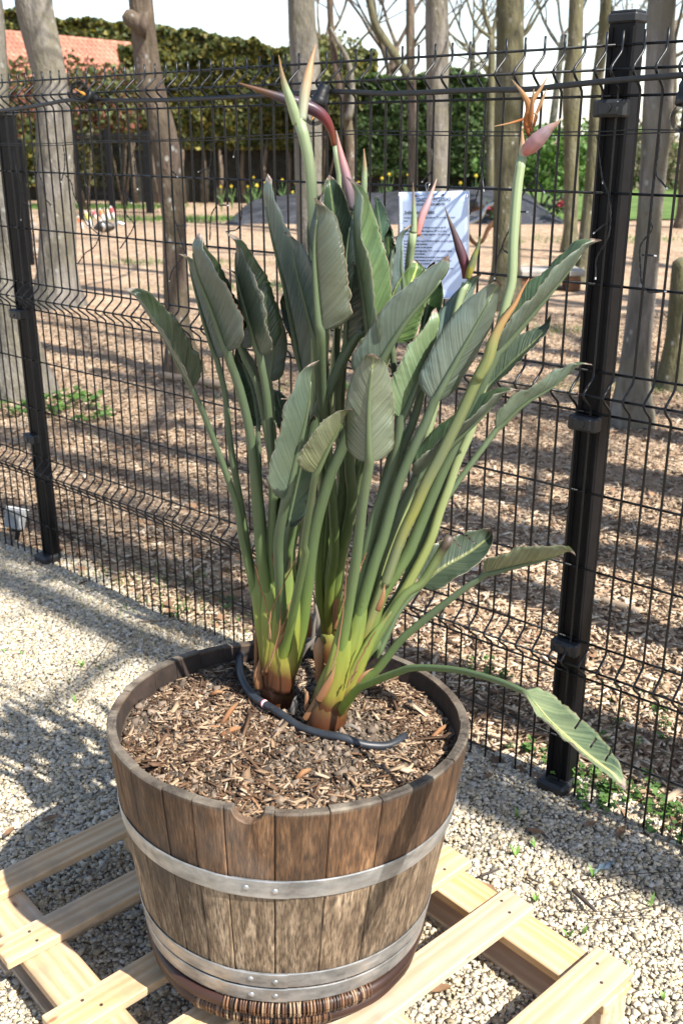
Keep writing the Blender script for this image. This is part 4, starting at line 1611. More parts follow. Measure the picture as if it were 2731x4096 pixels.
def stem(px, y0, y1, wpx, mat, foot, name="flower_stalk", parent=plant, n=40, sides=12, thin=None):
    pts = path3d(px, y0, y1)
    if foot is not None:
        pts = [foot] + pts
    pts = smooth_path(pts, n)
    w = lerp_list(wpx, n)
    V, Fa, U = tube(pts, [max(a / ppm(p) / 2, .0004) for a, p in zip(w, pts)], sides, True, True, ((EYE - pts[n // 2]).normalized(), thin) if thin else None)
    return mesh_obj(name, V, Fa, mat, parent, U, True)


# pale green one with two spread points
f1 = stem([E(800, 1500), A(1190, 900), K7(912, 1750), K7(895, 1450), K7(862, 1200), K7(815, 1000), K7(770, 850)], BASE_L.y, YP + .07, [30, 30, 30, 31, 33, 42, 46], M['fl_green'], BASE_L)
stem([K7(755, 900), K7(715, 760), K7(668, 620), K7(620, 480), K7(585, 330), K7(562, 182)], YP + .07, YP + .05, [40, 42, 36, 25, 12, 2], M['sp_green'], None, "spathe", f1, 26)
stem([K7(800, 870), K7(815, 740), K7(830, 600), K7(862, 430), K7(905, 230), K7(950, 72)], YP + .07, YP + .10, [38, 40, 42, 36, 20, 2], M['sp_orange'], None, "spathe", f1, 26)
# dark purple beak pointing sideways
f2 = stem([E(900, 1400), A(1300, 700), K7(1195, 1600), K7(1165, 1300), K7(1148, 1130)], BASE_B.y, YP + .22, [24, 22, 22, 21, 20], M['fl_green'], BASE_B)
stem([K7(1140, 1130), K7(1110, 980), K7(1060, 870), K7(1000, 800), K7(900, 740), K7(740, 680), K7(560, 620), K7(380, 555), K7(140, 474)], YP + .22, YP + .18, [20, 30, 44, 52, 52, 40, 28, 17, 3], M['sp_purple'], None, "spathe", f2, 40)
# pink pointed one
f3 = stem([E(950, 1300), A(1400, 560), K7(1330, 1800)], BASE_B.y, YP + .14, [30, 30, 34], M['fl_green'], BASE_B)
stem([K7(1325, 1800), K7(1290, 1560), K7(1250, 1380), K7(1205, 1200), K7(1160, 970)], YP + .14, YP + .16, [34, 42, 36, 22, 3], M['sp_pink'], None, "spathe", f3, 24)
# short yellow green point
f4 = stem([E(1100, 1300), B(290, 600), K7(1450, 1700)], BASE_B.y, YP + .18, [22, 24, 24], M['fl_green'], BASE_B)
stem([K7(1450, 1700), K7(1455, 1500), K7(1458, 1350), K7(1450, 1162)], YP + .18, YP + .18, [24, 25, 18, 3], M['sp_green'], None, "spathe", f4, 20)
# slim one before the notice
f5 = stem([E(1180, 1500), B(440, 900), K6(330, 1400), K6(345, 1200), K6(375, 1000), K6(400, 820)], BASE_B.y, YP + .10, [22, 24, 26, 28, 30, 33, 34], M['fl_green'], BASE_B)
stem([K6(400, 830), K6(412, 650), K6(410, 450), K6(402, 250), K6(394, 35)], YP + .10, YP + .10, [30, 24, 16, 9, 2], M['sp_green'], None, "spathe", f5, 22)
stem([K6(470, 880), K6(500, 720), K6(540, 560), K6(620, 380), K6(700, 170), K6(768, -20)], YP + .10, YP + .13, [16, 30, 33, 26, 14, 2], M['sp_pink2'], None, "spathe", f5, 24)
stem([K6(480, 820), K6(530, 880), K6(570, 930)], YP + .10, YP + .09, [4, 4, 2], M['petal_dry'], None, "withered_petal", f5, 8, 6)
# dark split bud
f6 = stem([G(1000, 600), Fc(600, 1100), B(740, 950), B(800, 760)], BASE_R.y, YP + .04, [26, 28, 30, 30], M['fl_green'], BASE_R)
stem([K6(1222, 1545), K6(1215, 1350), K6(1130, 1080), K6(1030, 800), K6(960, 620), K6(890, 408)], YP + .04, YP + .05, [28, 42, 38, 24, 12, 2], M['sp_dark'], None, "spathe", f6, 24)
stem([K6(1245, 1550), K6(1310, 1350), K6(1365, 1180), K6(1420, 1020), K6(1446, 880)], YP + .03, YP + .02, [22, 32, 26, 14, 2], M['fl_yel'], None, "spathe", f6, 20)
# the withered one standing highest on the fence side
f7 = stem([G(990, 800), G(1150, 560), Fc(460, 2200), Fc(700, 1750), Fc(800, 1450), Fc(885, 1220), Fc(960, 1000), Fc(1090, 700), Fc(1180, 360), B(1040, 840), K8(775, 2050), K8(785, 1750), K8(805, 1450), K8(830, 1180), K8(865, 960)], BASE_R.y, YP + .10,
          [34, 36, 38, 40, 40, 38, 36, 34, 34, 38, 40, 42, 40], M['fl_green'], BASE_R, n=60)
stem([K8(872, 1000), K8(868, 900), K8(868, 790), K8(865, 682)], YP + .10, YP + .10, [34, 28, 14, 2], M['sp_orange'], None, "spathe", f7, 14)
stem([K8(880, 930), K8(950, 860), K8(1030, 780), K8(1110, 705), K8(1175, 660), K8(1216, 610)], YP + .10, YP + .06, [30, 62, 64, 48, 24, 2], M['sp_pink2'], None, "spathe", f7, 24)
for px, w in (([K8(925, 770), K8(905, 660), K8(930, 520), K8(880, 400), K8(772, 262)], [12, 30, 26, 14, 2]), ([K8(945, 740), K8(925, 620), K8(950, 470), K8(1030, 350), K8(1102, 226)], [12, 26, 22, 12, 2]),
              ([K8(935, 720), K8(945, 600), K8(960, 450), K8(972, 350)], [10, 20, 14, 3]), ([K8(960, 720), K8(985, 600), K8(1025, 500), K8(1086, 352)], [6, 9, 14, 2]),
              ([K8(930, 600), K8(860, 625), K8(740, 660), K8(600, 686)], [10, 9, 6, 2]), ([K8(970, 690), K8(1000, 600), K8(980, 565)], [5, 7, 9])):
    stem(px, YP + .10, YP + .10 + random.uniform(-.02, .02), [a * 1.1 for a in w], M['petal_dry'], None, "withered_petal", f7, 16, 7, .4)
# thick slanting stalk with a closed orange bud
f8 = stem([G(960, 900), G(1060, 600), G(1200, 200), Fc(300, 2120), Fc(450, 1700), Fc(575, 1430), Fc(680, 1190), Fc(800, 960), Fc(930, 700), Fc(1035, 480), Fc(1150, 230), Fc(1240, 60)], BASE_R.y, YP - .10,
          [38, 38, 40, 40, 40, 42, 44, 46, 47, 46, 40], M['fl_yel'], BASE_R, n=60)
stem([Fc(1130, 270), Fc(1225, 100), B(960, 1080), B(1010, 980), B(1080, 880), B(1120, 800), B(1162, 732)], YP - .10, YP - .10, [40, 49, 47, 34, 24, 14, 2], M['bud'], None, "spathe", f8, 22)

# ------------------------------------------------------------------ notice hanging on the fence
TL, TR = at_fence(*K6(175, 190), .062), at_fence(*K6(1285, 165), .012)
sx = (TR - TL)
SW = sx.length
sx.normalize()
sdn = at_plane(*K6(100, 1100), TL + Vector((0, 0, -.18)), Vector((-.35, -.9, 0)).normalized()) - TL
sdn = Vector((0, 0, -1)) - sx * .04 + FN * .05
sdn = (sdn - sx * sdn.dot(sx)).normalized()
snn = sdn.cross(sx)
if snn.y > 0:
    snn = -snn
SHH = SW * 1.40
SM = Matrix((sx, -sdn, snn)).transposed().to_4x4()
SM.translation = TL
m = Mat("laminated_paper", .28, .55)
m.color(m.ramp(m.noise(6, 2), [(.3, (.46, .56, .80)), (.7, (.52, .62, .82))]))  # bluish shade on the white sheet is put into the paper colour
M['paper'] = m.m
M['ink'] = plain("printed_ink", (.035, .04, .055), .6)
M['laminate'] = plain("clear_laminate_edge", (.70, .74, .80), .25)
notice = empty("notice_sheet", TL)
notice.matrix_basis = SM
tag(notice, "white laminated notice with printed plant text hanging on the fence", "sign")


def bowed(x, y, e=0.0):
    return (x, y, .006 * math.sin(math.pi * x / SW) + e - .010 * (y / SHH) ** 2)


def sheet(name, x0, x1, y0, y1, e, th_, mat, holes=()):
    nx, ny = 22, 12
    V, Fa = [], []
    for f in (e, e - th_):
        for j in range(ny + 1):
            for i in range(nx + 1):
                V.append(bowed(x0 + (x1 - x0) * i / nx, y0 + (y1 - y0) * j / ny, f))
    o = (nx + 1) * (ny + 1)
    for j in range(ny):
        for i in range(nx):
            a = j * (nx + 1) + i
            Fa.append((a, a + nx + 1, a + nx + 2, a + 1))
            Fa.append((o + a, o + a + 1, o + a + nx + 2, o + a + nx + 1))
    for j in range(ny):
        for i in (0, nx):
            a = j * (nx + 1) + i
            Fa.append((a, a + nx + 1, o + a + nx + 1, o + a))
    for i in range(nx):
        for j in (0, ny):
            a = j * (nx + 1) + i
            Fa.append((a, a + 1, o + a + 1, o + a))
    ob = mesh_obj(name, V, Fa, mat, None, None, True)
    ob.parent = notice
    return ob


sheet("lamination", 0, SW, 0, -SHH, 0, .0006, M['laminate'])
sheet("paper", .004, SW - .004, -.004, -SHH + .004, .0010, .0007, M['paper'])
K = SW / 1110.0                                       # one crop pixel on the sheet


def text_line(s, x0, x1, y, size, shear=0.0, bold=0.0):
    cu = bpy.data.curves.new("text_line", 'FONT')
    cu.body = s
    cu.size = size
    cu.shear = shear
    cu.offset = bold
    cu.resolution_u = 2
    tmp = bpy.data.objects.new("text_line", cu)
    COL.objects.link(tmp)
    dg = bpy.context.evaluated_depsgraph_get()
    me = bpy.data.meshes.new_from_object(tmp.evaluated_get(dg))
    bpy.data.objects.remove(tmp)
    bpy.data.curves.remove(cu)
    xs = [v.co.x for v in me.vertices]
    w = max(xs) - min(xs)
    want = (x1 - x0) * K
    lo = min(xs)
    for v in me.vertices:
        x = (v.co.x - lo) * want / w + (x0 - 178) * K
        v.co = Vector(bowed(x, v.co.y - (y - 178) * K * 1.0, .0019))
    me.name = "text_line"
    me.materials.clear()
    me.materials.append(M['ink'])
    o = bpy.data.objects.new("text_line", me)
    COL.objects.link(o)
    o.parent = notice
    return o


for s, x0, x1, y, sz, sh, bo in [
        ("GIARDINO ESCLUSIVO", 470, 1010, 322, .0135, .15, .0002), ("EXCLUSIEVE TUINORNAMENTEN", 470, 925, 378, .0080, .1, .0002), ("Strelitzia paradijsvogelplant", 275, 765, 492, .0110, .1, .0002),
        ("Strelitzia reginae wordt maximaal ongeveer 175 cm hoog en 1 meter", 265, 1085, 560, .0062, .12, .00010), ("breed.", 265, 330, 608, .0062, .12, .00010),
        ("De bloemen komen in het vroege voorjaar, ze zijn fel", 262, 940, 702, .0062, 0, .00012), ("oranje/blauw en worden ongeveer 20 cm groot.", 262, 945, 752, .0062, 0, .00012),
        ("Strelitzia wordt in een kuip ongeveer 150 cm hoog.", 262, 1000, 802, .0062, 0, .00012),
        ("In de zomermaanden mag de Strelitzia reginae om de 2 weken", 262, 1060, 896, .0062, 0, .00012), ("wat bemesting hebben.", 262, 655, 942, .0062, 0, .00012),
        ("Veel water geven in de zomer.", 262, 740, 989, .0062, 0, .00012), ("Licht vorst bestendig temp. +2\u00baC, en een enkele lichte", 262, 1035, 1040, .0062, 0, .00012),
        ("nachtvorst is geen probleem.", 262, 610, 1084, .0062, 0, .00012), ("Ons advies: de plant binnen op een koele plaats boven het", 262, 990, 1132, .0062, 0, .00012),
        ("vriespunt laten overwinteren en niet te donker. In de winter", 262, 1030, 1180, .0062, 0, .00012), ("weinig water geven i.v.m. wortelrot.", 262, 705, 1227, .0062, 0, .00012),
        ("Kortom, de paradijsvogelplant, een eindloos paradijsje in uw tuin.", 262, 1060, 1292, .0062, 0, .00012)]:
    text_line(s, x0, x1, y, sz, sh, bo)
ul = MB()
ul.box(bowed((520 - 178) * K, -(498 - 178) * K, .0020), ((765 - 275) * K, .0006, .0002))
o = ul.build("underline", M['ink'])
o.parent = notice
M['hook'] = plain("steel_hook_wire", (.40, .40, .40), .35, .8)
for (x, y) in ((470, 245), (890, 238)):
    ey = MB().tube([Vector(bowed((x - 178) * K, -(y - 185) * K, .0005)), Vector(bowed((x - 178) * K, -(y - 185) * K, .0022))], .0028, 10)
    o = ey.build("eyelet", M['nail'])
    o.parent = notice
wi = [Vector(bowed((470 - 178) * K, -(245 - 185) * K, .003)), Vector(bowed((680 - 178) * K, -(232 - 185) * K, .005)), Vector(bowed((890 - 178) * K, -(238 - 185) * K, .003))]
o = MB().tube(wi, .0008, 6).build("hanging_wire", M['hook'])
o.parent = notice
hk = [Vector(((x - 178) * K, -(y - 185) * K, z)) for x, y, z in ((640, 232, .006), (655, 150, .008), (690, 90, .012), (660, 60, -.002), (600, 70, -.004), (625, 130, .006), (645, 215, .008))]
o = MB().tube(smooth_path(hk, 24), .0011, 6).build("hook", M['hook'])
o.parent = notice

# ------------------------------------------------------------------ festoon string with bulbs
m = Mat("bulb_glass", .03, .8)
m.color((.02, .02, .02))
tr_ = m.n('BsdfTransparent')
fr_ = m.n('LayerWeight')
fr_.inputs[0].default_value = .35
mx_ = m.n('MixShader')
m.put(mx_.inputs[0], m.math('MULTIPLY', fr_.outputs['Fresnel'], .8, True))
m.nt.links.new(tr_.outputs[0], mx_.inputs[1])
m.nt.links.new(m.b.outputs[0], mx_.inputs[2])
m.nt.links.new(mx_.outputs[0], m.nt.nodes['Material Output'].inputs['Surface'])
M['glass'] = m.m
M['filament'] = plain("amber_filament", (.85, .36, .06), .4)
fest = empty("festoon_light_string", fence(1.0, 1.8, .06))
tag(fest, "black festoon cable with clear round bulbs strung along the fence top", "string lights")
cpx = [(-260, 450), (-120, 452), (0, 443), (102, 430), (204, 413), (272, 401), (383, 401), (540, 402), (697, 399), (860, 392), (1028, 383), (1237, 371), (1309, 367), (1420, 368), (1540, 374), (1700, 370), (1888, 361), (2114, 357), (2236, 344), (2410, 326), (2567, 313), (2731, 300), (2900, 287), (3100, 290)]
cpts = smooth_path([at_fence(x, y, .050) for x, y in cpx], 110)
V, Fa, U = tube(cpts, .0062, 8, True, False, (FN, .55))
mesh_obj("cable", V, Fa, M['cable'], fest, None, True)


def bulb(p_sock0, p_sock1, r):
    ax = (p_sock1 - p_sock0).normalized()
    L_ = (p_sock1 - p_sock0).length
    pr = [(0, .013), (.15, .0165), (.45, .0165), (.46, .0185), (.62, .0185), (.63, .021), (.95, .022), (1.0, .020)]
    V, Fa, U = tube([p_sock0 + ax * (L_ * a) for a, _ in pr], [b for _, b in pr], 16)
    s_ = mesh_obj("socket", V, Fa, M['cable'], fest, None, True)
    c = p_sock1 + ax * (r * .80)
    prof_ = [(-.95 * r, .012)] + [(-r * math.cos(t), r * math.sin(t)) for t in np.linspace(.42, math.pi - .02, 16)]
    V, Fa, U = tube([c + ax * a for a, _ in prof_], [max(b, .0006) for _, b in prof_], 20)
    mesh_obj("bulb", V, Fa, M['glass'], s_, None, True)
    side = ax.cross(Vector((0, 0, 1))).normalized()
    fb = MB()
    fb.tube([c - ax * r * .75, c - ax * r * .2], .004, 8)
    fb.tube([c - ax * r * .45 + side * .004, c + ax * r * .5 - side * .004], .0018, 6)
    fb.build("filament", M['filament'], s_)


def fp(x, y, off):
    return at_fence(x, y, off)


bulb(fp(384, 402, .055), fp(345, 380, .085), .030)
bulb(fp(1303, 337, .060), fp(1272, 418, .075), .0300)
bulb(fp(2748, 322, .060), fp(2742, 420, .065), .030)

# ------------------------------------------------------------------ fairy light curtain
fairy = empty("fairy_light_string", fence(1.0, 1.70, .01))
tag(fairy, "thin dark fairy light wire with twisted icicle strands hanging on the fence", "string lights")
fpx = [(-200, 588), (0, 580), (130, 583), (255, 580), (374, 571), (600, 566), (900, 560), (1168, 550), (1400, 537), (1650, 540), (1923, 543), (2150, 543), (2400, 541), (2560, 534), (2731, 527), (2900, 522)]
for dz in (0, .006):
    V, Fa, U = tube(smooth_path([at_fence(x, y, .009) + Vector((0, 0, dz * (1 + .5 * math.sin(x * .05)))) for x, y in fpx], 70), .0014, 6)
    mesh_obj("lead_wire", V, Fa, M['cable'], fairy, None, True)
m = Mat("led_lens", .2, .6)
m.color((.70, .72, .72))
M['led'] = m.m


def strand(px, led=True):
    pts = [at_fence(x, y, .012 + random.uniform(-.003, .006)) for x, y in px]
    pts = smooth_path(pts, max(8, len(px) * 8))
    fr = frames(pts)
    mb = MB()
    for ph in (0, math.pi):
        q = []
        acc = 0
        for i, (p, (t, a, b)) in enumerate(zip(pts, fr)):
            if i:
                acc += (pts[i] - pts[i - 1]).length
            an = acc / .016 * 2 * math.pi * .5 + ph
            q.append(p + a * math.cos(an) * .0013 + b * math.sin(an) * .0013)
        mb.tube(q, .0011, 5)
    o = mb.build("strand", M['cable'], fairy, True)
    if led:
        e = pts[-1]
        t = fr[-1][0]
        mb = MB().tube([e - t * .012, e + t * .010], .0021, 7)
        mb.tube([e + t * .010, e + t * .015], .0018, 7, m=1)
        mb.build("led", [M['cable'], M['led']], o)


k1 = lambda *p: [K1(*q) for q in p]
k7 = lambda *p: [K7(*q) for q in p]
k8 = lambda *p: [K8(*q) for q in p]
k3 = lambda *p: [K3(*q) for q in p]
kl = lambda *p: [(x / 2.94, 100 + y / 2.94) for x, y in p]
ka = lambda *p: [A(*q) for q in p]
for s in [kl((170, 1480), (195, 1700), (225, 1880), (245, 2060), (250, 2250)), kl((245, 2060), (320, 2095)), kl((455, 1500), (450, 1720), (500, 1850), (535, 2030), (590, 2105)),
          kl((745, 1415), (765, 1560), (760, 1700), (735, 1800)), kl((760, 1750), (840, 1850), (870, 1990), (930, 2120), (1000, 2310), (1090, 2400), (1165, 2480), (1110, 2610), (1010, 2680), (930, 2790)),
          kl((1000, 1680), (1000, 1830), (1055, 1980), (1065, 2200), (1090, 2330)), k1((550, 680), (560, 760), (560, 850), (598, 920)), k1((615, 740), (630, 850)), k1((585, 910), (580, 980), (615, 1030), (590, 1085), (560, 1130)),
          k1((785, 660), (785, 770), (805, 800)), ka((285, 20), (290, 120), (295, 300), (320, 460), (375, 475)), ka((325, 470), (372, 635)), ka((372, 660), (300, 750), (285, 800)),
          k1((970, 650), (965, 760), (925, 783)), k1((975, 790), (1000, 930), (1035, 942)), k1((1000, 935), (970, 990), (965, 1085)), k1((1085, 690), (1090, 800), (1110, 950), (1095, 1045), (1050, 1062)),
          k8((60, 760), (55, 850), (60, 950), (55, 1080), (0, 1150)), k8((520, 770), (495, 950), (505, 1100), (517, 1210)), k8((495, 1170), (450, 1340), (410, 1440)),
          k8((1030, 850), (1005, 1000), (985, 1130), (1040, 1232)), k8((985, 1150), (900, 1250), (850, 1330)), k8((830, 1450), (875, 1450)), k8((760, 1590), (690, 1760), (750, 1830)), k8((690, 1760), (640, 1880), (625, 2000)),
          k3((500, 970), (515, 1100), (540, 1290)), k3((540, 1300), (590, 1430), (605, 1550), (590, 1750), (500, 1920), (490, 2040)), k3((575, 1650), (510, 1702)),
          k3((990, 940), (980, 1080), (960, 1260), (1020, 1345)), k3((950, 1300), (920, 1620), (930, 1700), (840, 1830), (840, 2000), (850, 2120), (900, 2190), (990, 2190)), k3((850, 1900), (915, 1905)),
          k7((1100, 1420), (1070, 1480)), k7((190, 1030), (130, 1080), (100, 1200))]:
    strand(s)

# ------------------------------------------------------------------ trees
def limb(mb, p, d, length, r, depth, rg, tips, bend=.25, up=.25, kids=(2, 3), sides=6):
    n = 5
    pts, q, dd = [p.copy()], p.copy(), d.copy()
    for i in range(n):
        dd = (dd + Vector((rg.uniform(-1, 1), rg.uniform(-1, 1), rg.uniform(-.6, 1) * 1.0)) * bend * .5 + Vector((0, 0, up * .12))).normalized()
        q = q + dd * (length / n)
        pts.append(q.copy())
    mb.tube(pts, [r * (1 - .55 * i / n) for i in range(n + 1)], max(3, sides), False)
    if depth <= 0:
        tips.append((pts[-1], dd))
        tips.append((pts[3], dd))
        return
    for _ in range(rg.randint(*kids)):
        k = rg.randint(2, n)
        side = Vector((rg.uniform(-1, 1), rg.uniform(-1, 1), rg.uniform(-.3, .8))).normalized()
        limb(mb, pts[k], (dd * .9 + side * .75).normalized(), length * rg.uniform(.55, .8), r * (1 - .5 * k / n) * .62, depth - 1, rg, tips, bend, up, kids, sides - 1)
    limb(mb, pts[-1], dd, length * .7, r * .45, depth - 1, rg, tips, bend, up, kids, sides - 1)


def leaf_cloud(name, pts, mat, parent, size, cols, spread=.1, per=3):
    n = len(pts) * per
    base = np.repeat(np.array([tuple(p) for p in pts]), per, 0) + RNG.normal(0, spread, (n, 3))
    sc = np.repeat(RNG.uniform(.6, 1.3, n)[:, None] * size, 3, 1)
    ci = RNG.integers(0, len(cols), n)
    cc = np.array(cols)[ci] * RNG.uniform(.7, 1.3, n)[:, None]
    return scatter(name, LEAF, base, rot_any(n), sc, cc, mat, parent)


def tree(pts_px, Y, bark, label, seed, height=8.0, crown=True, fork=3.4, depth=3, leaves=.0, lean=(0, 0), name="tree", cols=((.16, .19, .05), (.20, .22, .07)), stop=None, group="woodland trees behind the fence", flare=1.55, limbs=5, ksz=1.0, lsz=.05):
    rg = random.Random(seed)
    fork = max(fork, 2.7 + .15 * Y) if fork > 3 else fork
    height = max(height, fork + 4)
    P3, W3 = [], []
    for (x, y, w) in pts_px:
        p = at_y(x, y, Y)
        P3.append(p)
        W3.append(w / ppm(p) / 2)
    o = sorted(zip(P3, W3), key=lambda t: t[0].z)
    P3, W3 = [a for a, _ in o], [b for _, b in o]
    P3[0].z = min(P3[0].z, 0)
    if stop is None:
        d = (P3[-1] - P3[-2]).normalized()
        d = (d * .5 + Vector((lean[0], lean[1], 1)) * .5).normalized()
        top = P3[-1]
        r = W3[-1]
        while top.z < height:
            top = top + d * .9 + Vector((rg.uniform(-.06, .06), rg.uniform(-.06, .06), 0))
            r *= .93
            P3.append(top)
            W3.append(r)
    root = empty(name, (P3[0].x, P3[0].y, 0))
    tag(root, label, "tree", group)
    n = 60
    path = smooth_path([P3[0] - Vector((0, 0, .08))] + P3, n)
    zz = [p.z for p in P3]
    V, Fa, U = [], [], []
    sides = 18
    fr = frames(path)
    for i, (p, (t, a, b)) in enumerate(zip(path, fr)):
        r = float(np.interp(p.z, zz, W3))
        r *= 1 + (flare - 1) * max(0, 1 - max(p.z, 0) / .45) ** 2
        if stop is not None and i > n - 4:
            r *= (.95, .75, .35)[i - (n - 3)]
        for k in range(sides):
            an = 2 * math.pi * k / sides
            rr_ = r * (1 + .09 * noise.noise(Vector((math.cos(an) * 1.3, math.sin(an) * 1.3, p.z * 1.3 + seed))) + .03 * noise.noise(Vector((math.cos(an) * 4, math.sin(an) * 4, p.z * 5 + seed))))
            V.append(p + a * math.cos(an) * rr_ + b * math.sin(an) * rr_)
    for i in range(n - 1):
        for k in range(sides):
            k2 = (k + 1) % sides
            Fa.append((i * sides + k, i * sides + k2, (i + 1) * sides + k2, (i + 1) * sides + k))
    Fa.append(tuple((n - 1) * sides + k for k in range(sides)))
    mesh_obj("trunk", V, Fa, M[bark], root, None, True)
    if crown and stop is None:
        mb = MB()
        tips = []
        zs = [p for p in path if p.z > fork]
        for q in range(limbs):
            p = zs[int((q + rg.random() * .6) / limbs * (len(zs) - 1))]
            r = float(np.interp(p.z, zz, W3))
            an = rg.uniform(0, 2 * math.pi)
            limb(mb, p, Vector((math.cos(an), math.sin(an), rg.uniform(.35, 1.0))).normalized(), rg.uniform(1.3, 2.2) * ksz, r * .26, depth, rg, tips)
        limb(mb, path[-1], Vector((0, 0, 1)), 1.8 * ksz, W3[-1] * .9, depth, rg, tips)
        cr = mb.build("crown", M[bark], root, True)
        if leaves > 0 and tips:
            leaf_cloud("foliage", [p for p, _ in tips], M['foliage'], cr, lsz, cols, .12 * ksz, max(1, int(leaves)))
    return root


tree([(100, 1570, 190), (65, 1370, 178), (30, 1155, 170), (-10, 800, 165), (-40, 500, 160), (-60, 100, 155)], 7.0, 'bark_grey', "grey barked trunk behind the slim fence post, nearest the corner", 1)
tree([(231, 1205, 158), (232, 1000, 148), (233, 871, 144), (222, 680, 142), (215, 488, 143), (196, 287, 134), (160, 120, 148), (137, 0, 155)], 11.0, 'bark_grey', "thick grey bending trunk with knots before the red tiled roof", 2)
t2 = tree([(740, 1490, 122), (718, 1350, 104), (706, 1238, 94), (698, 1050, 92), (695, 871, 95), (680, 740, 104), (667, 610, 112), (653, 523, 106), (615, 380, 106), (592, 261, 106), (575, 120, 100), (564, 0, 100)], 7.7, 'bark_brown', "slanting brown trunk with peeled bark and a cut knob", 3)
kn = MB()
a_, b_ = at_y(590, 100, 7.62), at_y(498, 52, 7.60)
kn.tube(smooth_path([a_, (a_ + b_) / 2 + Vector((0, 0, -.02)), b_], 8), [.09, .085, .07, .06, .055, .055, .05, .03], 10)
kn.build("cut_branch", M['bark_brown'], t2, True)
tree([(1245, 1280, 116), (1240, 1000, 108), (1234, 724, 106), (1232, 533, 116), (1222, 265, 118), (1208, 120, 112), (1204, 0, 110)], 10.3, 'bark_grey', "upright grey mossy trunk right behind the tallest flower", 4)
tree([(1760, 950, 86), (1752, 700, 84), (1748, 400, 86), (1747, 200, 94), (1747, 0, 94)], 18.5, 'bark_grey', "straight grey trunk above the white notice", 5, 10)
t5 = tree([(1650, 840, 40), (1648, 500, 36), (1642, 250, 36), (1640, 0, 36)], 25.0, 'bark_brown', "slender brown trunk left of the straight grey one", 6, 10, depth=3)
tree([(2016, 1232, 124), (2022, 1050, 116), (2026, 870, 110), (2030, 500, 110), (2038, 250, 112), (2040, 0, 110)], 10.8, 'bark_green', "broad greenish trunk behind the withered flower", 7)
tree([(2276, 1005, 56), (2280, 870, 54), (2284, 600, 60), (2284, 420, 70), (2287, 300, 74), (2296, 200, 62), (2304, 0, 56)], 16.4, 'bark_green', "dark trunk with a swollen bend left of the near post", 8, 9)
tree([(2322, 1125, 56), (2340, 950, 54), (2366, 700, 54), (2384, 365, 46), (2408, 170, 44), (2422, 0, 44)], 12.9, 'bark_green', "thin leaning mossy trunk beside the near fence post", 9)
tree([(2522, 1680, 134), (2534, 1500, 118), (2549, 1352, 112), (2575, 1100, 104), (2600, 815, 96), (2632, 400, 114), (2640, 200, 110), (2646, 0, 112)], 6.2, 'bark_grey', "pale spotted trunk right of the near fence post", 10)
tree([(2690, 1556, 104), (2702, 1352, 84), (2716, 1150, 74), (2722, 1060, 72), (2722, 1030, 60)], 7.15, 'bark_green', "mossy tree stump with rounded top at the image edge", 11, stop=True, name="tree_stump", group="stumps")
tree([(2735, 925, 64), (2745, 700, 58), (2760, 300, 52)], 21.0, 'bark_brown', "reddish brown trunk far off at the image edge", 12, 9)
t12 = tree([(1408, 780, 40), (1405, 705, 38), (1394, 533, 38), (1386, 456, 36), (1359, 341, 34), (1340, 250, 30), (1325, 120, 26), (1318, 0, 24)], 15.0, 'bark_brown', "crooked thin brown tree behind the pale green flower", 13, 6, fork=3.4, depth=3, leaves=2, ksz=.8)
tb = MB()
tb.tube(smooth_path([at_y(x, y, 14.9) for x, y in ((1392, 480), (1408, 380), (1397, 265), (1370, 200), (1350, 165), (1320, 110))], 16), lerp_list([.05, .045, .04, .03, .02], 16), 8)
tb.build("side_stem", M['bark_grey'], t12, True)
tb = MB()
tb.tube(smooth_path([at_y(x, y, 24.9) for x, y in ((1644, 330), (1600, 255), (1545, 170), (1500, 95), (1478, 10), (1450, -120))], 20), lerp_list([.10, .10, .09, .085, .075], 20), 9)
tb.build("leaning_limb", M['bark_green'], t5, True)
# forked tree against the sky
t14 = empty("tree", (at_y(1962, 700, 26).x, 26, 0))
tag(t14, "dark forked tree with bare spreading branches against the sky", "tree", "woodland trees behind the fence")
mb = MB()
for px, w in (([(1960, 790), (1962, 500), (1964, 310), (1966, 140)], [44, 36, 32, 26]), ([(1966, 145), (1940, 60), (1925, -60)], [22, 16, 12]), ([(1966, 145), (1985, 60), (2002, -60)], [20, 15, 12]),
              ([(1960, 150), (1900, 95), (1860, -20)], [16, 12, 9]), ([(1964, 300), (1900, 210), (1800, 140)], [14, 10, 6]), ([(1966, 150), (2020, 150), (2095, 140), (2160, 40)], [10, 12, 14, 10]),
              ([(2095, 140), (2130, 60), (2190, -40)], [12, 10, 8]), ([(1900, 210), (1840, 190), (1790, 120)], [8, 6, 4]), ([(1962, 320), (1920, 260), (1810, 215)], [12, 8, 4]), ([(1940, 60), (1900, 20), (1880, -60)], [12, 8, 6])):
    q = smooth_path([at_y(x, y, 26) for x, y in px], 14)
    mb.tube(q, [a / ppm(p) / 2 for a, p in zip(lerp_list(w, 14), q)], 8)
mb.build("trunk", M['bark_green'], t14, True)
mb = MB()
tips = []
rg = random.Random(77)
for (x, y) in ((1860, -20), (1925, -30), (2002, -30), (1800, 140), (2160, 40), (2190, -40), (1810, 215), (1790, 120), (1900, 95), (2095, 140)):
    limb(mb, at_y(x, y, 26), Vector((rg.uniform(-1, 1), rg.uniform(-.5, .5), .8)).normalized(), 1.2, .035, 3, rg, tips, .3, .2, (2, 3), 5)
cr = mb.build("crown", M['bark_green'], t14, True)
leaf_cloud("foliage", [p for p, _ in tips], M['foliage'], cr, .07, ((.17, .19, .06),), .15, 1)


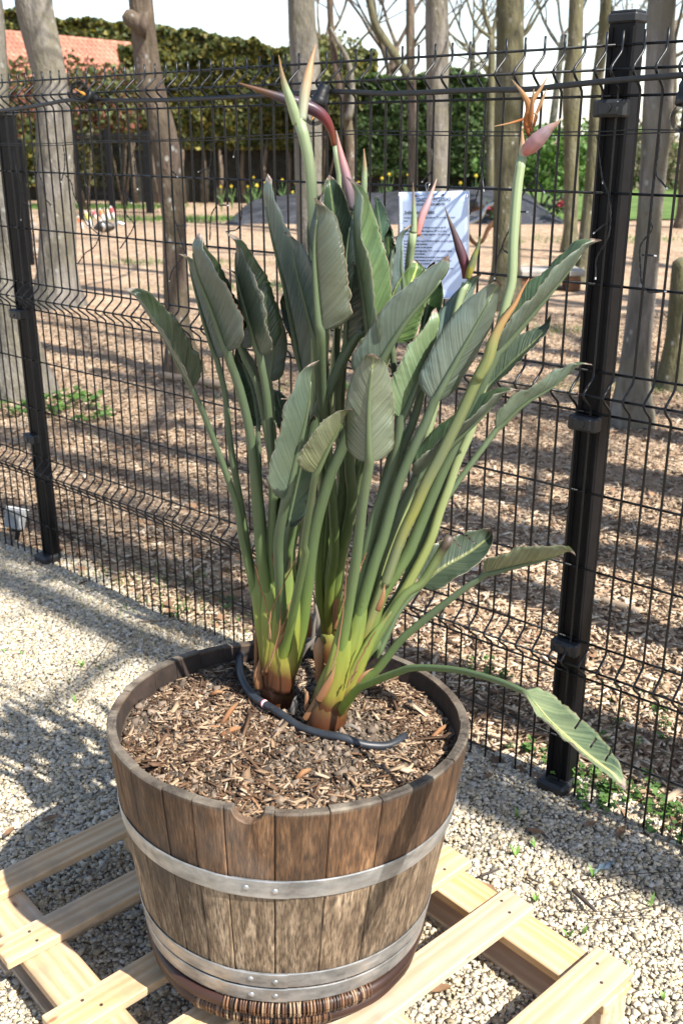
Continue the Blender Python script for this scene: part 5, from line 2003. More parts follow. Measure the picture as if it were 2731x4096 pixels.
# fine-twigged trees far behind
def far_tree(px, base_y, Y, h, seed, label, cols, leaves, bark='bark_brown', w=.15, spread=1.0, lsz=.10, depth=4):
    rg = random.Random(seed)
    b = at_y(px, base_y, Y)
    root = empty("tree", (b.x, Y, 0))
    tag(root, label, "tree", "far trees against the sky")
    mb = MB()
    top = Vector((b.x + rg.uniform(-.4, .4), Y, h * .42))
    path = smooth_path([Vector((b.x, Y, -.1)), Vector((b.x + rg.uniform(-.2, .2), Y, h * .2)), top], 12)
    mb.tube(path, lerp_list([w * 1.2, w, w * .75], 12), 10)
    mb.build("trunk", M[bark], root, True)
    mb = MB()
    tips = []
    for q in range(6):
        an = q / 6 * 2 * math.pi + rg.random()
        limb(mb, path[-1 - q // 2], Vector((math.cos(an) * .9 * spread, math.sin(an) * .9, rg.uniform(.5, 1.2))).normalized(), h * .26, w * .45, depth, rg, tips, .3, .3, (2, 3), 5)
    cr = mb.build("crown", M[bark], root, True)
    if leaves:
        leaf_cloud("foliage", [p for p, _ in tips], M['foliage'], cr, lsz, cols, .25, leaves)


YG = ((.20, .22, .06), (.26, .25, .09), (.16, .19, .05))
WH = ((.55, .55, .48), (.48, .48, .40), (.34, .34, .24))
far_tree(1330, 700, 38, 11, 21, "far leafing tree with small yellow green leaves left of the slender trunk", YG, 3, lsz=.12)
far_tree(1530, 690, 33, 10, 22, "far leafing tree with sparse buds between the slender and crooked trunks", YG, 3)
far_tree(2180, 690, 44, 13, 23, "far blossoming tree seen pale behind the withered flower", WH, 3, 'bark_grey', lsz=.13)
far_tree(2420, 690, 40, 12, 24, "far bare tree showing through beside the near post", WH, 2, 'bark_grey')
far_tree(2640, 690, 36, 12, 25, "far bare tree with fine twigs behind the pale spotted trunk", WH, 2, 'bark_brown')
far_tree(2860, 690, 42, 13, 26, "far bare tree at the image edge with fine twigs", YG, 2, 'bark_grey')
far_tree(1860, 690, 48, 13, 27, "far hazy tree behind the bare forked tree", WH, 2, 'bark_grey')

# trees standing outside the picture whose shadows fall across the scene
def shade_tree(x, y, r, h, seed, leaves=0, limbs=4, lean=0.0):
    rg = random.Random(seed)
    root = empty("tree", (x, y, 0))
    tag(root, "woodland tree out of sight whose shadow lies across the ground", "tree", "trees outside the picture")
    n = 24
    pts = smooth_path([Vector((x, y, -.1)), Vector((x + rg.uniform(-.1, .1) + lean * .3, y + rg.uniform(-.1, .1), h * .35)), Vector((x + lean + rg.uniform(-.3, .3), y + rg.uniform(-.3, .3), h))], n)
    r *= 1.08
    V, Fa, U = tube(pts, lerp_list([r * 1.3, r, r * .85, r * .55], n), 12)
    mesh_obj("trunk", V, Fa, M['bark_grey'], root, None, True)
    mb = MB()
    tips = []
    for q in range(limbs):
        p = pts[int(n * .58 + (n * .40) * q / limbs)]
        an = rg.uniform(0, 2 * math.pi)
        limb(mb, p, Vector((math.cos(an), math.sin(an), rg.uniform(.3, .9))).normalized(), rg.uniform(1.2, 2.0), r * .4, 3, rg, tips)
    cr = mb.build("crown", M['bark_grey'], root, True)
    if leaves:
        leaf_cloud("foliage", [p for p, _ in tips], M['foliage'], cr, .07, YG, .15, leaves)


for k, (x, y, r, h) in enumerate([(2.9, 1.0, .13, 8), (4.2, 3.1, .15, 9), (5.4, 1.9, .14, 9), (6.6, 4.6, .16, 9), (4.6, 5.6, .13, 8), (7.6, 7.0, .16, 9), (8.6, 2.4, .15, 10), (3.7, -.45, .12, 11), (9.8, 6.0, .16, 10), (6.0, 9.5, .15, 9), (9.5, 10.5, .17, 10), (3.4, 1.35, .10, 9), (4.0, 1.6, .13, 9), (5.0, 1.5, .11, 9), (4.8, 3.6, .13, 9), (6.2, 3.2, .12, 10)]):
    shade_tree(x, y, r * (.8 if k == 7 else 1), h, 200 + k, 2 if k == 7 else (1 if k % 2 else 0), 6 if k == 7 else 4)

# ------------------------------------------------------------------ hedges, bushes
def foliage_mass(name, n, sampler, size, cols, mat, parent, tilt=None):
    pos = sampler(n)
    n = len(pos)
    sc = np.repeat((RNG.uniform(.6, 1.35, n) * size)[:, None], 3, 1)
    ci = RNG.integers(0, len(cols), n)
    cc = np.array(cols)[ci] * RNG.uniform(.55, 1.35, n)[:, None]
    return scatter(name, LEAF, pos, rot_any(n), sc, cc, mat, parent)


def hedge(x0, x1, Y, depth, top, bottom, label, seed, n, size, cols, bump=.35, stems=True, slope=0.0):
    rg = random.Random(seed)
    root = empty("hedge", ((x0 + x1) / 2, Y, 0))
    tag(root, label, "hedge", "hedges behind the wood")

    def topz(x):
        return top + slope * (x - x0) + bump * noise.noise(Vector((x * .55, seed, 1))) + bump * .55 * noise.noise(Vector((x * 1.7, seed, 2))) + bump * .25 * noise.noise(Vector((x * 5, seed, 3)))

    def samp(n_):
        x = RNG.uniform(x0, x1, n_)
        tz = np.array([topz(a) for a in x])
        f = RNG.random(n_)
        z = np.where(f < .28, tz - np.abs(RNG.normal(0, .12, n_)), bottom + (tz - bottom) * RNG.random(n_))
        dent = np.array([.30 * noise.noise(Vector((a * 1.1, b * 1.1, seed))) + .16 * noise.noise(Vector((a * 3.3, b * 3.3, seed + 4))) for a, b in zip(x, z)])
        y = np.where(f < .28, RNG.uniform(Y - depth / 2, Y + depth / 2, n_), Y - depth / 2 + dent + np.abs(RNG.normal(0, .15, n_)))
        y = y + .25 * np.clip((z - tz + .8) / .8, 0, 1) * (f >= .28)
        return np.stack([x, y, z], 1)

    foliage_mass("foliage", n, samp, size, cols, M['foliage'], root)
    # dark inner mass of twigs so that no sky shows through the middle
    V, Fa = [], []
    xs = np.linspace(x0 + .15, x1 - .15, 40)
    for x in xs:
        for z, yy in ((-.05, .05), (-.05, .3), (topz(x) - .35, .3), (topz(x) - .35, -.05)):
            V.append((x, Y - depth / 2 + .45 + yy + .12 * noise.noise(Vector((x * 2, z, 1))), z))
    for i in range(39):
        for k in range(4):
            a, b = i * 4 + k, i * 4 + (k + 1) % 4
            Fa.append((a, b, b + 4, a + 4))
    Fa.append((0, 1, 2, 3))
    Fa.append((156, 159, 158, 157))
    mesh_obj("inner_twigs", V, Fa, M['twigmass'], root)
    if stems:
        x = x0 + .2
        while x < x1:
            mb = MB()
            yy = Y - depth / 2 + rg.uniform(.0, .3)
            mb.tube([Vector((x, yy, -.05)), Vector((x + rg.uniform(-.08, .08), yy, bottom * .6)), Vector((x + rg.uniform(-.12, .12), yy + .1, bottom + .7))], [.07, .06, .045], 7)
            mb.build("stem", M['bark_brown'], root, True)
            x += rg.uniform(.35, .8)
    return root


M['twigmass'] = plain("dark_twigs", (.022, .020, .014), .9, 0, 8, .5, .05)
CON = ((.060, .080, .022), (.045, .062, .018), (.11, .11, .026), (.19, .165, .035))
GRN2 = ((.045, .085, .025), (.07, .12, .035), (.10, .14, .05))
hx = lambda px, Y: at_y(px, 600, Y).x
hedge(hx(520, 30), hx(1500, 30), 30, 1.6, 3.9, 1.4, "tall dark conifer hedge with bare stems below, behind the plant", 3, 42000, .14, CON, .42)
hedge(hx(1420, 29), hx(2010, 29), 29, 1.5, 3.2, .75, "lower green hedge behind the notice, left of the greenish trunk", 5, 14000, .16, GRN2, .3, False)
hedge(hx(-2200, 31), hx(560, 31), 31, 1.5, 2.15, .4, "low dark hedge along the red roofed house", 6, 34000, .17, CON, .25, False)
hedge(hx(-500, 62), hx(950, 62), 62, 2.0, 9.0, 3.5, "distant olive conifer hedge rising above the tiled roof", 8, 16000, .30, CON, .45, False, -.10)


def bush(px, py, Y, rx, rz, seed, label, cols, n, size, cat="bush", group="bushes", zc=None, name="bush"):
    c = at_y(px, py, Y)
    root = empty(name, (c.x, Y, 0))
    tag(root, label, cat, group)
    zc = c.z if zc is None else zc

    def samp(n_):
        u = RNG.normal(size=(n_, 3))
        u /= np.linalg.norm(u, axis=1)[:, None]
        lump = np.array([1 + .35 * noise.noise(Vector((a * 1.6, b * 1.6, d * 1.6 + seed))) for a, b, d in u])
        r = (RNG.random(n_) ** .35) * lump
        p = u * r[:, None] * np.array([rx, rx * .7, rz]) + np.array([c.x, Y, zc])
        p[:, 2] = np.maximum(p[:, 2], .03)
        return p

    foliage_mass("foliage", n, samp, size, cols, M['foliage'], root)
    mb = MB()
    rg = random.Random(seed)
    for _ in range(5):
        mb.tube([Vector((c.x + rg.uniform(-.1, .1), Y, -.05)), Vector((c.x + rg.uniform(-.4, .4) * rx, Y + rg.uniform(-.2, .2), zc * .6)), Vector((c.x + rg.uniform(-.8, .8) * rx, Y + rg.uniform(-.3, .3), zc + rz * .4))], [.03, .02, .008], 6)
    mb.build("stems", M['bark_brown'], root, True)
    return root


PHO = ((.19, .075, .05), (.10, .085, .035), (.065, .095, .03), (.11, .12, .04))
bush(40, 380, 26, 1.2, .85, 31, "reddish leaved bush below the roof near the corner", PHO, 1500, .13, group="reddish bushes below the roof")
bush(300, 390, 26.5, 1.1, .95, 32, "reddish leaved bush below the roof between the two bent trunks", PHO, 1700, .13, group="reddish bushes below the roof")
bush(460, 400, 27, 1.1, .9, 33, "reddish leaved bush just left of the slanting brown trunk", PHO, 1500, .13, group="reddish bushes below the roof")
bush(2170, 640, 27, 1.6, .9, 34, "bright green shrub on the lawn behind the withered flower", ((.085, .17, .035), (.12, .22, .05), (.06, .12, .03)), 4200, .12, "shrub")
bush(2470, 640, 40, 3.0, 1.1, 35, "bright green shrub far back beside the near post", ((.085, .17, .035), (.12, .20, .05)), 3500, .20, "shrub")
bush(1290, 330, 28.6, 1.2, 1.2, 36, "olive bush with light tips against the conifer hedge", ((.12, .13, .04), (.08, .10, .03), (.15, .15, .05)), 3200, .13)
bush(2720, 620, 37, 3.0, 1.3, 37, "pale leafless thicket far back at the image edge", ((.15, .15, .08), (.20, .17, .10)), 2500, .17)

# ------------------------------------------------------------------ house with the red tiled roof
house = empty("brick_house", (hx(150, 48), 48, 0))
tag(house, "house with a pale red tiled roof behind the bushes", "house")
ra_, rb_ = at_y(-140, 118, 44), at_y(530, 182, 50)
rdir = (rb_ - ra_)
RL = rdir.length
rdir.normalize()
horiz = Vector((rdir.y, -rdir.x, 0)).normalized()
if horiz.y > 0:
    horiz = -horiz
rdn = (horiz * .80 + Vector((0, 0, -.60))).normalized()
rdn = (rdn - rdir * rdn.dot(rdir)).normalized()
rnm = rdir.cross(rdn)
if rnm.z < 0:
    rnm = -rnm
m = Mat("clay_tile", .75, .3)
m.color(m.hsv(m.ramp(m.noise(4, 4), [(.3, (.34, .135, .085)), (.7, (.50, .235, .165))]), .5, 1, rand_val(m, .75, 1.2)))
M['tile'] = m.m
M['brick'] = plain("red_brickwork", (.22, .09, .06), .85, 0, 12, .3)
RW = 3.6
mb = MB()
mb.add([ra_, rb_, rb_ + rdn * RW, ra_ + rdn * RW, ra_ - rnm * .12, rb_ - rnm * .12, rb_ + rdn * RW - rnm * .12, ra_ + rdn * RW - rnm * .12], [(0, 1, 2, 3), (7, 6, 5, 4), (0, 4, 5, 1), (3, 2, 6, 7), (1, 5, 6, 2), (0, 3, 7, 4)])
bk = Vector((-horiz.x, -horiz.y, -.75)).normalized()
mb.add([ra_, rb_, rb_ + bk * RW, ra_ + bk * RW], [(0, 3, 2, 1)])
roof = mb.build("roof", M['tile'], house)
tw, tl = .235, .33
tv, tf = [], []
for j in range(2):
    for i in range(7):
        a = i / 6
        z = .045 * math.sin(a * 2 * math.pi * .98) + .035 + (.03 if j else 0)
        tv.append((tw * 1.04 * (a - .5), tl * 1.12 * j, z))
for i in range(7):
    a = i / 6
    tv.append((tw * 1.04 * (a - .5), tl * 1.12, .045 * math.sin(a * 2 * math.pi * .98) + .04))
for i in range(6):
    tf.append((i, i + 1, 8 + i, 7 + i))
    tf.append((7 + i, 8 + i, 15 + i, 14 + i))
tme = bpy.data.meshes.new("roof_tile")
tme.from_pydata(tv, [], tf)
tme.materials.append(M['tile'])
tmat = Matrix((rdir, rdn, rnm)).transposed().to_4x4()
ncol = int(RL / tw)
for j in range(9):
    for i in range(ncol):
        mt = tmat.copy()
        mt.translation = ra_ + rdir * ((i + .5) * tw) + rdn * (j * tl) + rnm * .01
        data_obj("roof_tile", tme, roof, mt)
for i in range(int(RL / .36)):
    p = ra_ + rdir * ((i + .5) * .36)
    V, Fa, U = tube([p - rdir * .19 + rnm * .02, p + rdir * .19 + rnm * .035], .11, 8)
    mesh_obj("ridge_tile", V, Fa, M['tile'], roof, None, True)
mb = MB()
ea, eb = ra_ + rdn * (RW - .5), rb_ + rdn * (RW - .5)
mb.add([Vector((ea.x, ea.y, 0)), Vector((eb.x, eb.y, 0)), eb - rnm * .15, ea - rnm * .15], [(0, 1, 2, 3)])
e2 = rb_ + bk * (RW - .5)
mb.add([Vector((eb.x, eb.y, 0)), Vector((e2.x, e2.y, 0)), e2 - rnm * .15, rb_ - rnm * .15, eb - rnm * .15], [(0, 1, 2, 3, 4)])
mb.build("wall", M['brick'], house)

# ------------------------------------------------------------------ black fence and gate deep in the garden
bf = empty("garden_gate", (hx(530, 24), 24, 0))
tag(bf, "dark wire gate with black posts deep in the garden between the bent trunks", "gate")
for px, by, ty, w in ((453, 872, 512, 20), (600, 852, 520, 24), (330, 880, 520, 14)):
    b = at_z(px, by)
    t = at_y(px, ty, b.y)
    mb = MB()
    mb.box((b.x, b.y, t.z / 2), (w / ppm(b), w / ppm(b), t.z), None, .005)
    mb.build("post", M['post'], bf)
for px in range(300, 640, 9):
    p = at_z(px, 866)
    z = at_y(px, 528, p.y).z
    MB().tube([Vector((p.x, p.y, 0)), Vector((p.x, p.y, z))], .006, 5).build("wire", M['fence'], bf)
for z in (.1, .5, .9, 1.3, 1.66, 1.72):
    p, q = at_z(292, 866), at_z(640, 866)
    MB().tube([Vector((p.x, p.y, z)), Vector((q.x, q.y, z))], .008 if z < 1.6 else .022, 5).build("rail", M['fence'], bf)
for k, (px, by, ty) in enumerate(((128, 1060, 560), (590, 790, 520))):
    b = at_z(px, by)
    t = at_y(px, ty, b.y)
    mb = MB()
    r_ = empty("garden_post", (b.x, b.y, 0))
    tag(r_, ["stout black post beside the pale boulders", "black post farther back by the dark hedge"][k], "post", "black garden posts")
    mb.box((b.x, b.y, t.z / 2), (.085, .06, t.z), None, .006)
    mb.build("shaft", M['post'], r_)
    MB().box((b.x, b.y, t.z + .01), (.095, .07, .02), None, .004).build("cap", M['clip'], r_)

# ------------------------------------------------------------------ boulders
def rock_mesh(seed, sub=3):
    import bmesh
    bm = bmesh.new()
    bmesh.ops.create_icosphere(bm, subdivisions=sub, radius=1)
    for v in bm.verts:
        v.co *= 1 + .35 * noise.noise(v.co * 1.1 + Vector((seed, 0, 0))) + .12 * noise.noise(v.co * 3 + Vector((seed, 5, 0)))
    me = bpy.data.meshes.new("boulder")
    bm.to_mesh(me)
    bm.free()
    return me


M['rock'] = plain("pale_sandstone", (.46, .38, .31), .85, 0, 6, .3, .05)
rl = [(60, 760, 42, "top"), (92, 800, 34, "upper"), (75, 850, 40, "pinkish middle"), (118, 870, 30, "small middle"), (92, 910, 44, "large middle"), (135, 905, 26, "rounded outer"), (110, 965, 40, "broad lower"), (150, 955, 24, "small lower"), (95, 1010, 44, "base"), (140, 1010, 34, "outer base"), (70, 930, 36, "hidden inner")]
for k, (px, py, w, wd) in enumerate(rl):
    p = at_y(px, py, 16.3 - .12 * (py - 750) / 100)
    r = w / ppm(p)
    o = data_obj("boulder", rock_mesh(k * 3.7, 2), None, Matrix.Translation(p) @ Matrix.Rotation(k * 1.3, 4, 'Z') @ Matrix.Diagonal((r * .75, r * .65, r * .55, 1)))
    o.data.materials.append(M['rock'])
    tag(o, "pale sandstone boulder, the " + wd + " one in the pile by the far post", "boulder", "pale boulders piled by the far post")

# ------------------------------------------------------------------ feathered metal bird ornament
def q1(x, y):
    return (x / 2.613, 700 + y / 2.613)


YO = 18.6
orn = empty("bird_ornament", (at_y(*q1(1060, 600), YO).x, YO, 0))
tag(orn, "metal bird ornament with red, white and yellow tail feathers on the mulch", "ornament")
M['dmetal'] = plain("dark_metal", (.06, .055, .05), .45, .6)
M['silver'] = plain("bright_metal", (.55, .57, .58), .3, .9)


def bez(pts, w, mat, name, Y, parent, sides=8, n=14):
    q = smooth_path([at_y(x, y, Y) for x, y in pts], n)
    return MB().tube(q, [max(a / ppm(p) / 2, .002) for a, p in zip(lerp_list(w, n), q)], sides).build(name, mat, parent, True)


bez([q1(985, 560), q1(1040, 545), q1(1120, 540), q1(1200, 545)], [10, 44, 46, 16], M['dmetal'], "body", YO, orn)
bez([q1(1200, 540), q1(1230, 500), q1(1270, 510), q1(1310, 515)], [14, 18, 14, 3], M['silver'], "head", YO - .05, orn)
bez([q1(1070, 510), q1(1090, 540), q1(1085, 590)], [14, 14, 4], M['silver'], "wing", YO - .12, orn)
for x in (1060, 1140):
    bez([q1(x, 560), q1(x + 6, 640)], [4, 3], M['dmetal'], "leg", YO, orn, 6, 4)
FE = [(875, 570, 815, 425, (.75, .14, .05)), (970, 540, 890, 375, (.80, .66, .12)), (1020, 470, 970, 370, (.40, .06, .08)), (1095, 480, 1045, 350, (.72, .18, .06)), (1155, 470, 1098, 335, (.72, .66, .42)), (1208, 465, 1155, 325, (.45, .06, .06)), (940, 560, 905, 470, (.62, .58, .5)), (1075, 500, 1020, 440, (.55, .25, .12))]
for k, (x0, y0, x1, y1, c) in enumerate(FE):
    m = Mat("painted_feather", .4)
    u_, v_ = m.uvs()
    m.color(m.ramp(v_, [(.0, (.5, .48, .45)), (.45, (.52, .50, .47)), (.5, c), (.85, c), (.9, (.5, .49, .46))]))
    q = smooth_path([at_y(*q1(x0, y0), YO), at_y(*q1((x0 + x1) / 2, (y0 + y1) / 2), YO + .05), at_y(*q1(x1, y1), YO + .08)], 10)
    V, Fa, U = tube(q, [a / ppm(q[0]) / 2 for a in lerp_list([6, 12, 15, 14, 6], 10)], 8, True, True, (Vector((0, 1, 0)), .3))
    mesh_obj("tail_feather", V, Fa, m.m, orn, U, True)

# ------------------------------------------------------------------ rusty sculpture behind the notice
def q2(x, y):
    return (1780 + x / 2.613, 700 + y / 2.613)


YS = 13.2
scu = empty("metal_sculpture", (at_y(*q2(340, 730), YS).x, YS, 0))
tag(scu, "rusty bent metal sculpture with silver band, half hidden by the notice", "sculpture")
M['rust'] = plain("rusted_steel", (.16, .075, .035), .7, .3, 10, .4)
bez([q2(120, 520), q2(225, 610), q2(280, 690), q2(330, 730)], [16, 18, 17, 14], M['rust'], "foreleg", YS, scu)
bez([q2(325, 732), q2(395, 680), q2(450, 560), q2(520, 490)], [13, 16, 18, 22], M['rust'], "hind_leg", YS, scu)
bez([q2(150, 420), q2(260, 375), q2(340, 350), q2(425, 325)], [20, 16, 15, 12], M['rust'], "back", YS, scu)
bez([q2(200, 520), q2(300, 480), q2(380, 430), q2(430, 330), q2(520, 290)], [6, 14, 16, 13, 10], M['silver'], "band", YS - .1, scu)
q = data_obj("tufted_head", rock_mesh(44, 3), scu, Matrix.Translation(at_y(*q2(285, 310), YS)) @ Matrix.Diagonal((.062, .06, .066, 1)))
q.data.materials.append(M['dmetal'])
q = data_obj("knob", rock_mesh(48, 2), scu, Matrix.Translation(at_y(*q2(232, 585), YS - .1)) @ Matrix.Diagonal((.028, .028, .028, 1)))
q.data.materials.append(M['silver'])
bez([q2(330, 730), q2(335, 850), q2(335, 1000)], [7, 7, 7], M['rust'], "stand", YS, scu)

# ------------------------------------------------------------------ slab bench
ben = empty("stone_bench", (at_z(2190, 1150).x, 12.3, 0))
tag(ben, "low stone slab bench on rusty block supports behind the withered flower", "bench")
M['slab'] = plain("weathered_slab", (.30, .28, .25), .85, 0, 9, .25, .01)
a0_, a1_ = at_y(2065, 1085, 12.3), at_y(2320, 1085, 12.3)
zt = a0_.z
mb = MB()
mb.box(((a0_.x + a1_.x) / 2, 12.3, zt), (a1_.x - a0_.x, .48, .07), Matrix.Rotation(.05, 3, 'Z'), .012)
mb.build("slab", M['slab'], ben)
for px in (2098, 2284):
    b = at_y(px, 1120, 12.25)
    MB().box((b.x, 12.25, (zt - .04) / 2), (.15, .34, zt - .04), None, .006).build("support", M['rust'], ben)

# ------------------------------------------------------------------ dark mound with planting, daffodils
mv, mf = [], []
nx, ny = 60, 16
xa, xb = hx(900, 23), hx(2270, 23)
for j in range(ny):
    for i in range(nx):
        fx, fy = i / (nx - 1), j / (ny - 1)
        x = xa + (xb - xa) * fx
        y = 21.8 + 4.5 * fy
        h = .62 * math.sin(fy * math.pi * .80) ** .8 * (math.sin(min(1, fx / .08) * math.pi / 2) * math.sin(min(1, (1 - fx) / .16) * math.pi / 2)) * (.55 + .55 * fx)
        mv.append((x, y, h * (1 + .25 * noise.noise(Vector((x * 1.2, y * 1.2, 3)))) + .05 * noise.noise(Vector((x * 4, y * 4, 1))) * (h > .05) - .02))
for j in range(ny - 1):
    for i in range(nx - 1):
        mf.append((j * nx + i, j * nx + i + 1, (j + 1) * nx + i + 1, (j + 1) * nx + i))
m = Mat("black_ground_cloth", .6, .4)
m.color(m.ramp(m.noise(2.2, 5), [(.35, (.020, .021, .025)), (.6, (.045, .046, .053)), (.78, (.09, .09, .097))]))
m.bump(m.noise(3, 4), .15)
tag(mesh_obj("mound", mv, mf, m.m, smooth=True), "long planting mound under dark grey ground cloth before the hedge", "mound", kind='structure')


def at_px_z(px, py, Y):
    p = at_y(px, py, Y)
    return p


def flower_clump(px, py, Y, seed, label):
    c = at_y(px, py, Y)
    root = empty("flowering_plant", (c.x, Y, c.z - .12))
    tag(root, label, "plant", "red flowering plants on the mound")
    n = 160
    pos = RNG.normal(0, 1, (n, 3)) * np.array([.12, .10, .10]) + np.array(c)
    scatter("foliage", LEAF, pos, rot_any(n), np.full((n, 3), .09), np.array([[.03, .05, .025]]) * RNG.uniform(.7, 1.6, n)[:, None], M['foliage'], root)
    n = 22
    pos = RNG.normal(0, 1, (n, 3)) * np.array([.07, .05, .04]) + np.array(c) + np.array([0, -.12, .07])
    scatter("blossom", LEAF, pos, rot_any(n), np.full((n, 3), .075), np.array([[.32, .03, .06]]) * RNG.uniform(.7, 1.4, n)[:, None], M['foliage'], root)


flower_clump(1964, 845, 21.9, 1, "red flowering plant beside the greenish trunk on the mound")
flower_clump(2238, 825, 22.0, 2, "red flowering plant at the mound's end left of the bent dark trunk")

M['petal_y'] = plain("daffodil_yellow", (.58, .43, .03), .6)
M['stalk_g'] = plain("daffodil_green", (.10, .17, .05), .6)
dm = MB()
for k in range(6):
    a = k * math.pi / 3
    d = Vector((math.cos(a), 0, math.sin(a)))
    e = Vector((-math.sin(a), 0, math.cos(a)))
    dm.add([Vector((0, -.01, 0)), d * .03 + e * .018, d * .058 + Vector((0, .006, 0)), d * .03 - e * .018], [(0, 1, 2, 3)])
dm.tube([Vector((0, 0, 0)), Vector((0, -.03, 0)), Vector((0, -.045, 0))], [.012, .018, .024], 8)
dme = bpy.data.meshes.new("bloom")
dme.from_pydata([tuple(v) for v in dm.v], [], dm.f)
dme.materials.append(M['petal_y'])
sm = MB()
for k in range(7):
    a = k * 2.4
    sm.tube([Vector((0, 0, -.32)), Vector((math.cos(a) * .03, math.sin(a) * .03, -.15)), Vector((math.cos(a) * .09, math.sin(a) * .09, -.02 - .02 * k))], [.008, .010, .003], 5)
sm.tube([Vector((0, .01, -.32)), Vector((0, .005, 0))], .006, 5)
sme = bpy.data.meshes.new("leaves")
sme.from_pydata([tuple(v) for v in sm.v], [], sm.f)
sme.materials.append(M['stalk_g'])
for px, py in ((930, 735), (978, 738), (1016, 732), (1010, 712), (1046, 722), (1068, 725), (1136, 715), (1173, 735), (1172, 755), (1225, 722), (1290, 708), (1362, 712), (1440, 735), (1520, 700), (1555, 690), (1618, 692), (1640, 690), (1790, 740), (1895, 690), (1850, 720), (2090, 690), (885, 745)):
    p = at_y(px + random.uniform(-14, 14), py + random.uniform(-12, 16), 25.8 + random.uniform(-.6, .6))
    root = empty("daffodil", p)
    tag(root, "yellow daffodil blooming before the hedge beyond the mound", "daffodil", "daffodils before the hedge")
    data_obj("bloom", dme, root, Matrix.Translation(p) @ Matrix.Rotation(random.uniform(-.6, .6), 4, 'Z') @ Matrix.Diagonal((random.uniform(.6, .9),) * 3 + (1,)))
    data_obj("leaves", sme, root, Matrix.Translation(p) @ Matrix.Diagonal((1.3, 1.3, max(.3, p.z / .32), 1)))

# ------------------------------------------------------------------ garden spotlight behind the slim post
gl = empty("garden_spotlight", at_z(62, 2185))
tag(gl, "small grey garden spotlight on a black stake by the slim fence post", "garden lamp")
gb = at_fence(62, 2185, -.05)
gb.z = 0
hc = at_y(62, 2075, gb.y)
rot = Matrix.Rotation(R(-28), 3, 'Z') @ Matrix.Rotation(R(-22), 3, 'X')
M['lampbody'] = plain("grey_lamp_body", (.44, .44, .43), .4, .2)
hb = MB()
hb.box(hc, (.098, .040, .088), rot, .006)
h_ = hb.build("lamp_head", M['lampbody'], gl)
hb = MB()
hb.box(hc + rot @ Vector((0, -.0215, 0)), (.084, .003, .074), rot, .001)
hb.build("front_glass", plain("lamp_glass", (.20, .20, .20), .25, 0, 20, .2), h_)
hb = MB()
hb.box(hc + rot @ Vector((0, .004, .047)), (.098, .045, .006), rot, .002)
hb.build("visor", plain("white_visor", (.78, .78, .76), .4), h_)
hb = MB()
hb.tube([Vector((hc.x, hc.y + .01, hc.z - .03)), Vector((hc.x, hc.y + .012, hc.z - .07)), Vector((gb.x, hc.y + .01, -.04))], [.012, .012, .008], 8)
hb.box((hc.x, hc.y + .012, hc.z - .055), (.05, .02, .02), None, .003)
hb.build("stake", M['clip'], gl)

# ------------------------------------------------------------------ weeds, grass, twigs
def grass_patch(name, px, py, w, d, n, h, label, cols=((.10, .19, .04), (.14, .24, .06), (.07, .14, .03))):
    p = at_z(px, py)
    pos = np.stack([p.x + RNG.normal(0, w / 2, n), p.y + RNG.normal(0, d / 2, n), np.full(n, .0)], 1)
    sc = np.stack([RNG.uniform(.0025, .005, n), RNG.uniform(.5, 1.2, n) * h, RNG.uniform(.5, 1.2, n) * h], 1) * np.array([max(1, p.y / 5), 1, 1])
    cc = np.array(cols)[RNG.integers(0, len(cols), n)] * RNG.uniform(.7, 1.3, n)[:, None]
    tag(scatter(name, BLADE, pos, rot_yaw_tilt(n, .3), sc, cc, M['foliage']), label, "grass", "grass patches among the wood chips", "stuff")


for px, py, w, d, n, h, lb in ((760, 2440, .5, .2, 160, .035, "thin grass sprouting by the fence left of the plant"), (560, 2310, .4, .2, 200, .035, "green grass tuft inside the fence beyond the barrel"), (2240, 1320, .7, .3, 260, .04, "grass tuft under the far leaf tips"),
                             (2230, 1560, .5, .3, 150, .04, "grass patch beside the near post"), (2610, 1560, .8, .3, 350, .05, "grass round the foot of the mossy stump"), (1110, 1560, .5, .4, 150, .04, "sparse grass behind the leaf stalks"),
                             (900, 880, 3.2, .8, 2400, .10, "mown grass strip before the dark mound"), (480, 830, 1.6, .8, 1400, .10, "grass strip beyond the bird ornament"), (1100, 1150, 1.5, .8, 500, .06, "grass patch behind the plant"), (700, 1050, 1.2, .4, 400, .06, "grass near the slanting brown trunk"),
                             (2600, 2800, .5, .15, 130, .03, "grass by the fence foot right of the near post"), (200, 830, .7, .6, 900, .12, "bright grass between the boulders"), (2450, 960, 2.2, .8, 700, .07, "thin grass before the lawn")):
    grass_patch("grass", px, py, w, d, n, h, lb)


